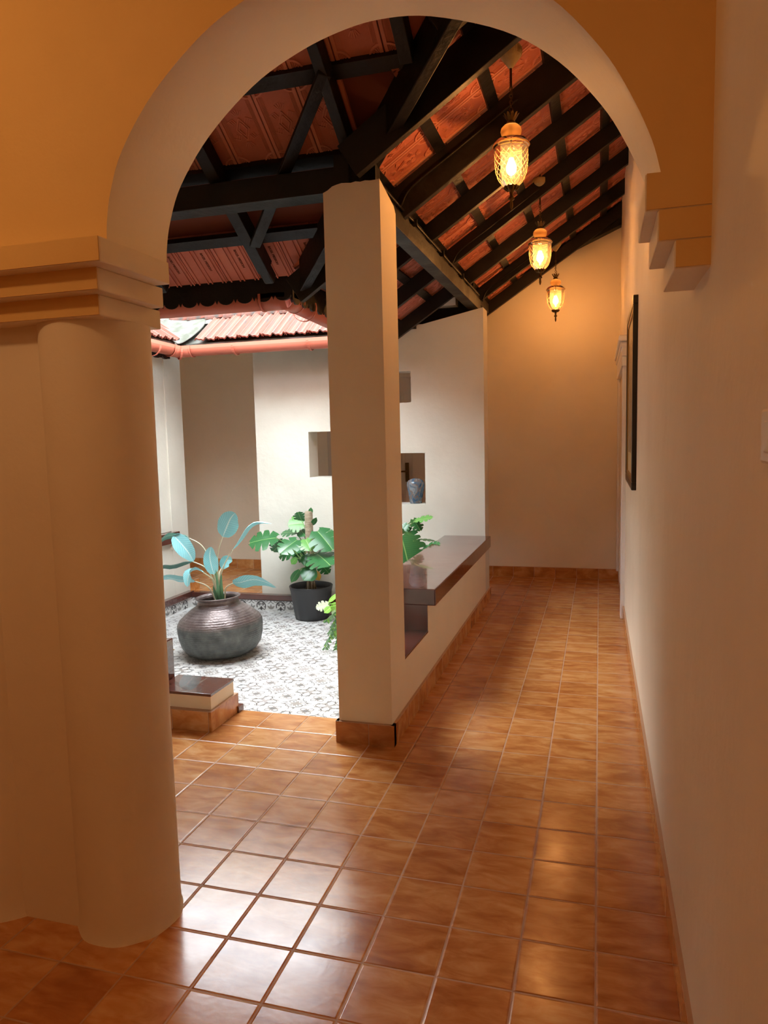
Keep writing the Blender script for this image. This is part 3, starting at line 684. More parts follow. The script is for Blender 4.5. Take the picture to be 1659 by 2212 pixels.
def lantern(loc, lab):
    # loc = top of the ceiling rose; everything hangs below it
    t = empty('pendant_lantern', loc, label=lab, cat='lamp', group='amber glass lanterns hanging along the corridor')
    px = .001911; Z0 = 105
    z = lambda y: -(y-Z0)*px
    c = MB().lathe([(0, z(103)), (.046, z(103)), (.047, z(106)), (.047, z(118)), (.042, z(124)), (.036, z(128)), (.018, z(140)), (.009, z(147)), (0, z(148))], n=32)
    c.build('ceiling_rose', BRASS, t)
    c = MB()
    for k in range(32):
        a = 2*pi*k/32; c.tube([(.0475*cos(a), .0475*sin(a), z(107)), (.0485*cos(a), .0485*sin(a), z(113)), (.045*cos(a), .045*sin(a), z(121))], .0017, 5)
    c.build('beading', BRASS, t)
    MB().tube([(0, 0, z(103)), (0, 0, .05)], .005, 8).build('hanger', DBRASS, t)
    MB().tube([(0, 0, z(146)), (0, 0, z(186)), (0, 0, z(188))], [.0055, .0055, .008], 10).build('rod', DBRASS, t)
    zz = z(188)-.007; k = 0
    while zz > z(247):
        MB().torus((0, 0, zz), .0065, .0016, ax=(1, 0, 0) if k % 2 else (0, 1, 0), e=(0, 0, 1), n=12, m=5, st=1.35).build('chain_link', DBRASS, t); zz -= .0135; k += 1
    MB().tube(catmull([(0, .004, z(186)), (.006, .008, z(205)), (-.003, .006, z(222)), (.010, .004, z(236)), (.006, 0, z(250))], 4), .0016, 5).build('cord', DBRASS, t)
    c = MB().lathe([(.006, z(247)), (.010, z(258)), (.018, z(262)), (.022, z(267)), (0, z(268))], n=20)
    for k in range(10):
        a = 2*pi*k/10; d = Vector((cos(a), sin(a), 0)); s_ = Vector((-sin(a), cos(a), 0))
        p = [Vector((0, 0, z(262)))+d*.012, Vector((0, 0, z(256)))+d*.020, Vector((0, 0, z(248)))+d*.029, Vector((0, 0, z(245)))+d*.034]
        w = [.004, .0065, .006, .0015]
        for i in range(3):
            c.hexa([p[i]-s_*w[i], p[i+1]-s_*w[i+1], p[i+1]+s_*w[i+1], p[i]+s_*w[i]], [q+Vector((0, 0, .0015))+d*.001 for q in (p[i]-s_*w[i], p[i+1]-s_*w[i+1], p[i+1]+s_*w[i+1], p[i]+s_*w[i])])
    c.build('crown', DBRASS, t)
    MB().lathe([(.012, z(267)), (.030, z(269)), (.042, z(275)), (.0455, z(282)), (.042, z(289)), (.032, z(294)), (.030, z(296))], n=32).build('glass_ball', AMBALL, t)
    MB().tube([(0, 0, z(266)), (0, 0, z(318))], .004, 8).build('inner_rod', DBRASS, t)
    sh = MB().lathe([(.030, z(295)), (.050, z(298)), (.068, z(303)), (.0765, z(309)), (.0775, z(313)), (.0765, z(316)), (.072, z(318)), (.0715, z(322)), (.0712, z(345)), (.068, z(365)), (.062, z(378)), (.053, z(388)), (.042, z(396)), (.030, z(402))], n=40).build('glass_shade', GLASS, t)
    MB().torus((0, 0, z(313)), .077, .0035, n=40, m=8).torus((0, 0, z(319)), .0725, .0018, n=40, m=6).build('shade_rim', AMRIM, t)
    # cut lattice
    prof = [(.0722, z(324)), (.0718, z(345)), (.0686, z(365)), (.0626, z(378)), (.0536, z(388)), (.0426, z(396)), (.032, z(401))]
    def rad(zz):
        for (r0, a0), (r1, a1) in zip(prof, prof[1:]):
            if a1 <= zz <= a0: return r0+(r1-r0)*(zz-a0)/(a1-a0)
        return prof[-1][0]
    lat = MB(); ztop, zbot = prof[0][1], prof[-1][1]
    for sg in (-1, 1):
        for k in range(18):
            pts = []
            for i in range(12):
                t_ = i/11; zz = ztop+(zbot-ztop)*t_; a = 2*pi*k/18+sg*t_*1.9; r = rad(zz); pts.append((r*cos(a), r*sin(a), zz))
            lat.tube(pts, .0011, 4, cap=False)
    lat.build('cut_lattice', FROST, sh)
    MB().tube([(0, 0, z(318)), (0, 0, z(340))], .010, 12).build('bulb_holder', BRASS, t)
    MB().lathe([(.001, z(339)), (.009, z(341)), (.013, z(347)), (.020, z(356)), (.0215, z(363)), (.019, z(370)), (.011, z(375)), (.001, z(377))], n=20).build('bulb', bm_, t)
    c = MB().lathe([(.001, z(398)), (.026, z(400)), (.030, z(403)), (.022, z(408)), (.010, z(412)), (.007, z(420)), (.009, z(424)), (.0135, z(427)), (.013, z(430)), (.006, z(432)), (.0065, z(438)), (.0075, z(444)), (.004, z(451)), (.0005, z(454))], n=20)
    for k in range(10):
        a = 2*pi*k/10; c.tube([(.028*cos(a), .028*sin(a), z(400)), (.032*cos(a), .032*sin(a), z(404)), (.020*cos(a), .020*sin(a), z(410))], .004, 5)
    c.build('finial', DBRASS, t)
    return t
def copy_tree(o, parent=None):
    c = o.copy(); col.objects.link(c)
    if parent: c.parent = parent
    for ch in list(o.children): copy_tree(ch, c)
    return c
l1 = lantern((-.374, 3.35, 3.035), 'largest brass and amber glass lantern, nearest the archway')
l2 = copy_tree(l1); l2.location = (-.380, 5.05, 3.031); l2['label'] = 'middle one of the three amber glass lanterns, between the nearest and farthest'
l3 = copy_tree(l1); l3.location = (-.366, 6.58, 3.005); l3['label'] = 'smallest amber glass lantern, farthest along the corridor in front of the end wall'

# ------------------------------------------------------------------ picture, doors, switch
pic = empty('picture_frame', (.19, 4.68, 1.6), label='tall framed picture in black and gilt frame hanging on the right corridor wall', cat='picture')
y0, y1, z0, z1 = 4.20, 5.14, 1.075, 2.115; xb, xf = .197, .168
pm = lambda nm, m_, *b, **k: shiftmat_box(nm, m_, pic, *b, **k)
for b in ((y0, y1, z0, z0+.045), (y0, y1, z1-.045, z1), (y0, y0+.045, z0+.045, z1-.045), (y1-.045, y1, z0+.045, z1-.045)): pm('outer_frame', BLACKF, xf, xb, *b, bevel=.004)
i_ = .045
for b in ((y0+i_, y1-i_, z0+i_, z0+i_+.025), (y0+i_, y1-i_, z1-i_-.025, z1-i_), (y0+i_, y0+i_+.025, z0+i_, z1-i_), (y1-i_-.025, y1-i_, z0+i_, z1-i_)): pm('gilt_liner', GOLDF, xf+.004, xb, *b, bevel=.004)
ART = mat('faded_print', (.30, .26, .17), .25, c2=(.12, .14, .10), nscale=5, stretch=(1, 3, 3)); MATB = mat('picture_mount', (.55, .45, .25), .3)
pm('mount', MATB, xf+.012, xb, y0+.07, y1-.07, z0+.07, z1-.07); pm('print', ART, xf+.0115, xb-.01, y0+.17, y1-.17, z0+.19, z1-.19)
d1 = empty('door_1', (-2.2, 7.16, 0), kind='structure')
dd = lambda nm, m_, *b, **k: shiftmat_box(nm, m_, d1, *b, **k)
dd('door_leaf', DOORP, -2.58, -1.79, 7.135, 7.165, 0, 1.97)
for b in ((-2.69, -2.58, 0, 2.0), (-1.79, -1.64, 0, 2.0)): dd('door_frame', DOORP, b[0], b[1], 7.12, 7.17, b[2], b[3], bevel=.004)
dd('door_frame', DOORP, -2.72, -1.60, 7.115, 7.17, 1.97, 2.07, bevel=.01); dd('door_frame', DOORP, -2.75, -1.57, 7.10, 7.17, 2.07, 2.10, bevel=.008)
for (a, b) in ((.15, .85), (1.1, 1.82)):
    for c in (-2.48, -2.12):
        for w_, y_ in ((0, 7.128), (.03, 7.124)):
            q = MB()
            x0_, x1_, a_, b2 = c+w_, c+.25-w_, a+w_, b-w_
            for r in ((x0_, x1_, a_, a_+.012), (x0_, x1_, b2-.012, b2), (x0_, x0_+.012, a_, b2), (x1_-.012, x1_, a_, b2)): q.box(r[0], r[1], y_, 7.136, r[2], r[3])
            o = q.build('door_moulding', DOORP, d1); o.location = -Vector(d1.location)
hd = MB().box(-1.865, -1.83, 7.118, 7.136, .94, 1.13); hd.tube([(-1.848, 7.13, 1.045), (-1.848, 7.08, 1.045), (-1.87, 7.075, 1.045), (-1.96, 7.078, 1.042)], .009, 8)
o = hd.build('door_handle', DBRASS, d1); o.location = -Vector(d1.location)
d2 = empty('door_2', (.19, 6.2, 0), kind='structure')
de = lambda nm, m_, *b, **k: shiftmat_box(nm, m_, d2, *b, **k)
de('door_frame', TRIMW, .158, .20, 5.64, 5.76, 0, 1.93, bevel=.006); de('door_frame', TRIMW, .150, .20, 5.60, 7.10, 1.86, 1.93, bevel=.006)
de('door_frame', TRIMW, .150, .20, 5.58, 7.12, 1.93, 2.03, bevel=.006); de('door_frame', TRIMW, .128, .20, 5.55, 7.14, 2.03, 2.075, bevel=.01)
de('door_frame', TRIMW, .140, .20, 5.57, 7.12, 1.99, 2.03, bevel=.01)
de('door_frame', TRIMW, .157, .20, 7.05, 7.158, .1, 1.93, bevel=.004); de('door_leaf', TRIMW, .183, .20, 5.76, 7.05, 0, 1.86)
sw = empty('switch_plate', (.20, 1.0, 1.39), label='cream switch plate at the right edge of the photo', cat='switch')
SWM = mat('cream_plastic', (.75, .70, .60), .35)
shiftmat_box('plate', SWM, sw, .2005, .212, .93, 1.055, 1.355, 1.425, bevel=.004); shiftmat_box('rocker', SWM, sw, .197, .202, .97, 1.02, 1.37, 1.41, bevel=.002)
m = MB().tube([(-3.668, 5.675, .46), (-3.644, 5.675, .46)], .020, 24); 
o = tag(m.build('socket_cover', SWM), 'small round white cover plate on the left court wall under the seat', 'cover plate')

# ------------------------------------------------------------------ vase in the niche
def vase_mat():
    m, nt, b = newmat('marbled_glaze'); L = nt.links; tc = N(nt, 'ShaderNodeTexCoord')
    n1 = N(nt, 'ShaderNodeTexNoise'); n1.inputs['Scale'].default_value = 9; n1.inputs['Detail'].default_value = 3; n1.inputs['Distortion'].default_value = 2.2; L.new(tc.outputs['Object'], n1.inputs['Vector'])
    L.new(ramp(nt, n1.outputs[0], [(.3, (.02, .06, .13)), (.45, (.09, .14, .19)), (.52, (.17, .11, .08)), (.6, (.20, .23, .26)), (.75, (.04, .07, .10))]), b.inputs['Base Color']); b.inputs['Roughness'].default_value = .15; return m
va = MB().lathe([(.0, 0), (.050, 0), (.052, .01), (.060, .06), (.071, .12), (.076, .155), (.074, .175), (.062, .195), (.040, .208), (.022, .213), (.020, .209), (.0, .206)], (0, 0, 0), 28, wob=lambda a, z: .05*max(0, cos(4*a))*(.4 if z < .15 else .1))
o = va.build('vase', vase_mat()); o.location = (-1.497, 6.05, .826)
tag(o, 'marbled blue and grey glazed vase standing in the lower right wall niche', 'vase')

# ------------------------------------------------------------------ metal pot with the teal artificial plant
def pot_mat():
    m, nt, b = newmat('aged_metal_pot'); L = nt.links; tc = N(nt, 'ShaderNodeTexCoord'); sx = N(nt, 'ShaderNodeSeparateXYZ'); L.new(tc.outputs['Object'], sx.inputs[0])
    no = N(nt, 'ShaderNodeTexNoise'); no.inputs['Scale'].default_value = 16; no.inputs['Detail'].default_value = 6; L.new(tc.outputs['Object'], no.inputs['Vector'])
    zz = math_(nt, 'ADD', sx.outputs[2], math_(nt, 'MULTIPLY', math_(nt, 'SUBTRACT', no.outputs[0], .5), .05))
    top_ = ramp(nt, no.outputs[0], [(.3, (.085, .06, .056)), (.6, (.16, .122, .117)), (.8, (.28, .25, .25))])
    bot_ = ramp(nt, no.outputs[0], [(.3, (.06, .065, .062)), (.6, (.11, .12, .115)), (.85, (.20, .21, .20))])
    mr = N(nt, 'ShaderNodeMapRange'); mr.inputs[1].default_value = .225; mr.inputs[2].default_value = .255; L.new(zz, mr.inputs[0])
    mx = N(nt, 'ShaderNodeMix', data_type='RGBA'); L.new(mr.outputs[0], mx.inputs[0]); L.new(bot_, mx.inputs[6]); L.new(top_, mx.inputs[7]); L.new(mx.outputs[2], b.inputs['Base Color'])
    b.inputs['Metallic'].default_value = .3
    ro = N(nt, 'ShaderNodeMapRange'); ro.inputs[3].default_value = .55; ro.inputs[4].default_value = .36; L.new(mr.outputs[0], ro.inputs[0]); L.new(ro.outputs[0], b.inputs['Roughness'])
    wv = N(nt, 'ShaderNodeTexWave', bands_direction='Z'); wv.inputs['Scale'].default_value = 22; wv.inputs['Distortion'].default_value = 3; wv.inputs['Detail'].default_value = 3; wv.inputs['Detail Scale'].default_value = 3; L.new(tc.outputs['Object'], wv.inputs['Vector'])
    bp = N(nt, 'ShaderNodeBump'); bp.inputs['Strength'].default_value = .35; bp.inputs['Distance'].default_value = .005; L.new(wv.outputs[0], bp.inputs['Height']); L.new(bp.outputs[0], b.inputs['Normal'])
    return m
POTC = Vector((-2.60, 4.62, CZ))
m = MB().lathe([(0, 0), (.16, .0), (.205, .010), (.250, .038), (.280, .08), (.296, .14), (.302, .20), (.300, .235), (.285, .265), (.245, .30), (.200, .335), (.168, .355), (.158, .358), (.156, .366), (.149, .370),
                (.143, .390), (.141, .402), (.156, .410), (.160, .417), (.150, .421), (.138, .414), (.134, .395), (.14, .36), (.20, .32), (.25, .25), (.24, .1), (.15, .03), (0, .03)], (0, 0, 0), 64)
pot = m.build('metal_water_pot', pot_mat()); pot.location = POTC; pot.rotation_euler = (0, R_(-2.5), 0)
tag(pot, 'large round aged metal water pot with flared rim, on the patterned courtyard floor', 'pot')
def veined(name, c, c2, vein, rough=.4, back=None, mid=(.015, .045)):
    m, nt, b = newmat(name); L = nt.links; uv = N(nt, 'ShaderNodeUVMap'); sx = N(nt, 'ShaderNodeSeparateXYZ'); L.new(uv.outputs[0], sx.inputs[0])
    # u across (-1..1 mapped 0..1), v along
    a = math_(nt, 'ABSOLUTE', math_(nt, 'SUBTRACT', sx.outputs[0], .5))
    ph = math_(nt, 'SUBTRACT', math_(nt, 'MULTIPLY', sx.outputs[1], 15), math_(nt, 'MULTIPLY', a, 7))
    st = math_(nt, 'PINGPONG', ph, .5)
    mr = N(nt, 'ShaderNodeMapRange'); mr.inputs[1].default_value = .0; mr.inputs[2].default_value = .22; L.new(st, mr.inputs[0])
    mx = N(nt, 'ShaderNodeMix', data_type='RGBA'); L.new(mr.outputs[0], mx.inputs[0]); mx.inputs[6].default_value = (*c2, 1); mx.inputs[7].default_value = (*c, 1)
    mr2 = N(nt, 'ShaderNodeMapRange'); mr2.inputs[1].default_value = mid[0]; mr2.inputs[2].default_value = mid[1]; L.new(a, mr2.inputs[0])
    mx2 = N(nt, 'ShaderNodeMix', data_type='RGBA'); L.new(mr2.outputs[0], mx2.inputs[0]); mx2.inputs[6].default_value = (*vein, 1); L.new(mx.outputs[2], mx2.inputs[7])
    if back:
        gm = N(nt, 'ShaderNodeNewGeometry'); m3 = N(nt, 'ShaderNodeMix', data_type='RGBA'); L.new(gm.outputs['Backfacing'], m3.inputs[0]); L.new(mx2.outputs[2], m3.inputs[6]); m3.inputs[7].default_value = (*back, 1); L.new(m3.outputs[2], b.inputs['Base Color'])
    else: L.new(mx2.outputs[2], b.inputs['Base Color'])
    b.inputs['Roughness'].default_value = rough; return m
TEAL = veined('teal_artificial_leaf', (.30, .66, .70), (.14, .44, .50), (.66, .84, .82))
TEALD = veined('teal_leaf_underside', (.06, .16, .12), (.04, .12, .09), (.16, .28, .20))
TSTEM = mat('pale_artificial_stem', (.55, .52, .36), .5); GSTEM = mat('green_stem_sheath', (.10, .26, .13), .5)
def blade(spine, width, across, fold=.25, name='leaf', m_=None, par=None, prof=None, nseg=14):
    """leaf blade along spine points; across(t) -> Vector"""
    sp_ = catmull(spine, max(2, nseg//(len(spine)-1))); n = len(sp_); me = bpy.data.meshes.new(name); vs = []; uvs = []
    prof = prof or (lambda t: (sin(pi*min(1, t)**.8))**.75 if 0 < t < 1 else 0.0)
    K = 4
    for i, p in enumerate(sp_):
        t = i/(n-1); T = (sp_[min(i+1, n-1)]-sp_[max(i-1, 0)]).normalized(); a = Vector(across(t)); a = (a-T*a.dot(T)).normalized(); nn = T.cross(a).normalized(); w = width*prof(t)+.0006
        for k in range(-K, K+1):
            u = k/K; wav = .06*sin(t*19+k)*abs(u)
            vs.append(p+a*(w*u*.5)+nn*(abs(u)*fold+wav)*w*.5); uvs.append((.5+.5*u, t))
    row = 2*K+1; fs = [(i*row+k, i*row+k+1, (i+1)*row+k+1, (i+1)*row+k) for i in range(n-1) for k in range(row-1)]
    off = Vector(par.location) if par else Vector((0, 0, 0))
    me.from_pydata([tuple(v-off) for v in vs], [], fs); me.update(); me.polygons.foreach_set('use_smooth', [True]*len(fs))
    ul = me.uv_layers.new(name='UVMap')
    for lp_ in me.loops: ul.data[lp_.index].uv = uvs[lp_.vertex_index]
    me.materials.append(m_); o = bpy.data.objects.new(name, me); col.objects.link(o)
    if par: o.parent = par
    return o
def stem(pts, r, m_, par, name='leaf_stem'):
    off = Vector(par.location) if par else Vector((0, 0, 0))
    return MB().tube([p-off for p in catmull(pts, 6)], r if not isinstance(r, tuple) else [r[0]+(r[1]-r[0])*i/(6*(len(pts)-1)) for i in range(6*(len(pts)-1)+1)], 8).build(name, m_, par)
tp = empty('artificial_plant', (-2.58, 4.62, .1), label='artificial plant with long pale teal leaves standing in the metal water pot', cat='plant')
YP = 4.62
ctr = Vector((-2.58, 4.62, .16))
vw = lambda v: Vector(v)
side = Vector((.96, .28, 0))
def tl(stem_px, leaf_px, width, acr, dys=0.0, dyl=0.0, fold=.25, m_=None):
    S = [ctr+Vector((random.uniform(-.02, .02), random.uniform(-.02, .02), -.05))]+[at(x, y, YP+dys*(i+1)/len(stem_px)) for i, (x, y) in enumerate(stem_px)]
    stem(S, (.0065, .004), TSTEM, tp)
    Lp = [S[-1]]+[at(x, y, YP+dys+dyl*(i+1)/len(leaf_px)) for i, (x, y) in enumerate(leaf_px)]
    blade(Lp, width, (acr if callable(acr) else (lambda t: acr)), fold, m_=m_ or TEAL, par=tp)
cam_side = r2; cam_up = u2
# upright round leaf
tl([(470, 1225), (472, 1190), (481, 1160)], [(489, 1140), (498, 1120), (508, 1108)], .150, lambda t: cam_side*.85-cam_up*.45, -.03, -.05, .12)
# upright leaf by the sheath
tl([(466, 1260), (462, 1241)], [(456, 1220), (453, 1200), (456, 1181)], .105, lambda t: cam_side, -.05, 0, .2)
# small leaf behind on the right
tl([(474, 1250), (478, 1228)], [(486, 1216), (494, 1210), (502, 1212)], .085, lambda t: cam_up, .06, 0, .2)
# thin edge-on arching leaf to the upper right
tl([(474, 1265), (484, 1222), (502, 1188)], [(517, 1165), (530, 1143), (548, 1128), (568, 1127), (587, 1131)], .062, lambda t: Vector((.25, -.8, .5)).lerp(Vector((.1, -1, .25)), t), -.04, 0, .5)
# big drooping leaf at the left (comes forward and down)
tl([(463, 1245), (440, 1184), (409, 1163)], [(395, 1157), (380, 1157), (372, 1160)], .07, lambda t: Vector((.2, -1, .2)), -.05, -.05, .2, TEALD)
blade([at(374, 1156, YP-.10), at(392, 1175, YP-.12), (at(408, 1195, YP-.13)), at(418, 1213, YP-.13)], .125, lambda t: cam_side*.8+cam_up*.55, .15, m_=TEAL, par=tp)
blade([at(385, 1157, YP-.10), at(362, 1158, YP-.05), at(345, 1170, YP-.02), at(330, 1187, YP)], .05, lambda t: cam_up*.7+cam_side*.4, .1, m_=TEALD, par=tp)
# dark arching leaf, left
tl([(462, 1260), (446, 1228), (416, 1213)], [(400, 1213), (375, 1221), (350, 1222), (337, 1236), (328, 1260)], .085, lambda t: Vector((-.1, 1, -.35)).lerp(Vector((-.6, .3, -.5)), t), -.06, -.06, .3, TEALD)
# folded leaf
tl([(464, 1262), (455, 1248), (440, 1237)], [(425, 1231), (412, 1236), (406, 1250), (405, 1268)], .10, lambda t: Vector((.1, -1, .3)).lerp(cam_side*1.0, t), -.12, -.05, .3)
# low leaf pointing left
tl([(466, 1298), (450, 1268), (422, 1256)], [(400, 1254), (380, 1252), (362, 1248), (337, 1254)], .07, lambda t: Vector((0, -.6, .8)), -.08, 0, .3)
# long leaf to the right
tl([(486, 1290), (488, 1270), (503, 1260)], [(520, 1258), (545, 1252), (570, 1256), (597, 1269)], .105, lambda t: Vector((-.1, -.5, .85)), -.02, -.10, .15)
for i, (a, b) in enumerate((((464, 1262), (461, 1213)), ((477, 1262), (478, 1240)), ((470, 1270), (466, 1230)))):
    blade([ctr+Vector((.01*i-.01, 0, -.04)), at(a[0], a[1]+15, YP-.03*i), at(a[0], a[1], YP-.03*i), at(b[0], b[1], YP-.03*i)], .038, lambda t: cam_side, .8, 'stem_sheath', GSTEM, tp, prof=lambda t: (1-t)**.6 if t > .02 else .9)
MB().lathe([(0, 0), (.13, 0), (.12, .012), (0, .014)], (0, 0, 0), 24).build('moss_filler', SOIL, tp).location = (-.02, 0, .12)

# ------------------------------------------------------------------ monsteras
MON = veined('monstera_leaf', (.035, .14, .045), (.045, .165, .052), (.20, .38, .12), .25, mid=(.004, .016))
MONL = veined('young_monstera_leaf', (.11, .29, .06), (.13, .33, .075), (.34, .52, .17), .3, mid=(.004, .016))
MSTEM = mat('monstera_petiole', (.15, .27, .07), .45); YEL = veined('yellowed_leaf', (.55, .30, .03), (.62, .36, .05), (.4, .25, .05))
MOSS = mat('coir_pole', (.30, .23, .15), .95, c2=(.42, .34, .24), nscale=25, bump=.9, bscale=70, stretch=(1, 1, 3)); TRUNK = mat('aerial_roots', (.09, .055, .03), .9, c2=(.16, .12, .06), nscale=20)
def monstera_leaf(base, tip, nrm, par, m_, w=.95, slit=True, droop=.18, nf=4):
    base, tip = Vector(base), Vector(tip); L = (tip-base).length; T = (tip-base)/L; nrm = Vector(nrm); nrm = (nrm-T*nrm.dot(T)).normalized(); S = T.cross(nrm).normalized()
    off = Vector(par.location); vs = []; fs = []; uvs = []
    def pt(u, v):       # u across (-.5..5), v along 0..1
        r2_ = u*u+(v-.35)**2*.4
        return base+T*(v*L)+S*(u*L)-nrm*(droop*L*r2_*1.6)+nrm*(.05*L*abs(u)*2)-off
    def outline(a):     # polar outline, heart shape about (0,.25)
        return None
    rows = 6
    for sg in (-1, 1):
        for k in range(nf):
            m0, m1 = k/nf, (k+1)/nf                         # midrib interval
            # outer positions on the heart outline
            def outp(q):
                ang = q; hw = w*.5*(sin(pi*(.12+.80*ang)))**.75; vv = -.16+1.08*ang+.12*sin(pi*ang)
                return hw, vv
            q0, q1 = k/nf, (k+1)/nf; gap = (.27/nf) if slit else .0
            A0, A1 = outp(q0+gap), outp(q1-gap)
            if k == nf-1: A1 = (0.0, 1.0)
            if k == 0: A0 = (outp(.0)[0]*.45, -.13)
            B0, B1 = outp(q0), outp(q1)
            n0 = len(vs)
            for i in range(rows+1):
                t = i/rows
                f_ = max(0, (t-.42)/.58) if slit else 1
                pa = (B0[0]+(A0[0]-B0[0])*f_, B0[1]+(A0[1]-B0[1])*f_); pb = (B1[0]+(A1[0]-B1[0])*f_, B1[1]+(A1[1]-B1[1])*f_)
                for j in range(4):
                    s_ = j/3
                    mv = m0+(m1-m0)*s_; ov = (pa[0]+(pb[0]-pa[0])*s_, pa[1]+(pb[1]-pa[1])*s_)
                    bul = 1+(.06*sin(pi*s_) if k < nf-1 else 0)
                    u = ov[0]*t*bul*sg; v = mv*.92+(ov[1]-mv*.92)*t**1.25
                    if t > .9 and slit and k < nf-1: v += .025*(1 if s_ > .5 else -.2)
                    vs.append(pt(u, v)); uvs.append((.5+.5*u/(.55*w), max(0, v)))
            for i in range(rows):
                for j in range(3):
                    q = (n0+i*4+j, n0+i*4+j+1, n0+(i+1)*4+j+1, n0+(i+1)*4+j); fs.append(q if sg > 0 else q[::-1])
    me = bpy.data.meshes.new('leaf'); me.from_pydata([tuple(v) for v in vs], [], fs); me.update(); me.polygons.foreach_set('use_smooth', [True]*len(fs))
    ul = me.uv_layers.new(name='UVMap')
    for lp_ in me.loops: ul.data[lp_.index].uv = uvs[lp_.vertex_index]
    me.materials.append(m_); o = bpy.data.objects.new('leaf', me); col.objects.link(o); o.parent = par; return o
def nursery_pot(loc, r, h, lab):
    t = empty('nursery_pot', loc, label=lab, cat='pot')
    rb = r*.77; wob = lambda a, z: .02*(1 if sin(12*a) > 0 else -.2) if z < h*.84 else 0
    MB().lathe([(0, .004), (rb-.01, 0), (rb, .008), (rb+(r-rb)*.3, h*.3), (rb+(r-rb)*.6, h*.6), (rb+(r-rb)*.86, h*.86), (r*.985, h*.885), (r*1.0, h*.94), (r*1.02, h*.99), (r*1.0, h), (r*.95, h*.985), (r*.93, h*.8)], n=60, wob=wob).build('tub', PLASTIC, t)
    MB().lathe([(0, h*.83), (r*.93, h*.81)], n=24).build('soil', SOIL, t); return t
nursery_pot((-2.35, 5.72, CZ), .182, .285, 'black ribbed plastic nursery pot standing before the white niche wall')
toC = lambda p: (Vector((0, 0, CH))-p).normalized()
def monstera(loc, lab, leaves, pole, seedn, trunkh=.22):
    t = empty('monstera_plant', loc, label=lab, cat='plant'); base = Vector(loc); rr = random.Random(seedn)
    if pole:
        zt, rp_ = pole
        m = MB().lathe([(rp_, 0), (rp_, zt-base.z-.02), (rp_*.8, zt-base.z-.004), (0, zt-base.z)], n=24, wob=lambda a, z: .05*sin(z*160+a)+.04*sin(z*90-3*a)); m.build('moss_pole', MOSS, t).location = (0, 0, 0)
    for k in range(6):
        a = rr.uniform(0, 6.28); p = Vector((cos(a)*.025, sin(a)*.025, 0)); MB().tube([p*1.6, p+Vector((0, 0, .08)), p*.9+Vector((rr.uniform(-.02, .02), 0, trunkh))], [.011, .010, .008], 7).build('stem', TRUNK, t)
    for (bs, tp_, ndir, mt, wd2, sl, nst) in leaves:
        o = monstera_leaf(bs, tp_, ndir, t, mt, wd2, sl)
        b0 = Vector(bs); s0 = base+Vector((0, 0, nst)); mid = (s0+b0)/2+Vector((0, 0, .05))
        stem([s0, mid, b0], (.006, .0035), MSTEM, t, 'petiole')
    return t
Yc = 5.72
A = lambda x, y, dY=0: at(x, y, Yc+dY)
c_ = cam_up; k_ = -fw
nz = lambda a=0, b=0, d=1: (k_*d+cam_up*b+cam_side*a)
leaves = [
 (A(596, 1161, -.10), A(534, 1172, -.16), nz(-.1, .9, .7), MON, 1.05, True, .15),
 (A(641, 1166, -.14), A(602, 1196, -.28), nz(-.2, .7, .8), MON, 1.0, True, .18),
 (A(655, 1130, .05), A(620, 1133, .0), nz(-.2, .5, .8), MONL, 1.2, True, .3),
 (A(652, 1125, .06), A(643, 1105, .02), nz(-.3, .2, .9), MON, 1.3, True, .35),
 (A(686, 1147, -.08), A(722, 1190, -.16), nz(.3, .5, .9), MON, 1.15, True, .25),
 (A(684, 1195, -.12), A(716, 1222, -.26), nz(.2, .6, .8), MON, 1.25, True, .22),
 (A(666, 1198, -.10), A(657, 1222, -.16), nz(-.3, .2, 1), MON, 1.0, False, .2),
 (A(660, 1165, -.12), A(672, 1190, -.20), nz(0, .7, .7), MONL, 1.1, True, .22),
 (A(676, 1228, -.10), A(655, 1254, -.18), nz(-.1, .5, .9), MON, 1.15, False, .12),
 (A(645, 1233, -.05), A(628, 1258, -.10), nz(-.6, .2, .7), MON, .8, False, .12),
 (A(640, 1205, .02), A(629, 1219, .0), nz(-.3, .2, .9), MONL, .9, False, .12),
 (A(670, 1112, .0), A(672, 1096, .0), nz(.3, .1, .9), MON, .62, False, .4),
 (A(674, 1134, .0), A(684, 1118, .0), nz(.6, 0, .8), MON, .65, False, .38),
 (A(612, 1168, .0), A(588, 1194, .02), nz(.2, -.4, .6), MON, .9, True, .18),
 (A(650, 1145, .08), A(660, 1158, .02), nz(.1, .3, .9), MON, 1.1, False, .28),
 (A(706, 1145, .08), A(725, 1150, .12), nz(.1, .8, .4), MON, 1.1, True, .3),
 (A(700, 1205, .05), A(722, 1205, .10), nz(.1, .2, .6), MON, .8, True, .2),
 (A(640, 1190, .05), A(600, 1200, .08), nz(.1, .5, .6), MON, .8, True, .16),
 (A(680, 1234, .02), A(690, 1254, -.02), nz(.3, .1, 1), YEL, .7, False, .1),
 (A(660, 1180, .10), A(628, 1206, .12), nz(-.2, .3, .8), MON, .95, True, .2),
 (A(668, 1165, .12), A(700, 1182, .12), nz(.2, .4, .7), MON, 1.0, True, .2),
 (A(650, 1170, .04), A(640, 1196, -.02), nz(-.1, .2, .9), MON, 1.0, True, .2),
 (A(640, 1150, .08), A(606, 1150, .10), nz(-.2, .8, .4), MON, .9, True, .2),
 (A(690, 1215, -.02), A(712, 1240, -.06), nz(.3, .1, .9), MON, .8, True, .25),
]
monstera((-2.35, 5.72, CZ+.235), 'leafy green monstera on a coir pole in the black pot before the niche wall', leaves, (.79, .034), 4)
nursery_pot((-1.60, 5.55, CZ), .16, .27, 'black nursery pot hidden behind the tall pillar by the corridor bench')
Yc = 5.5
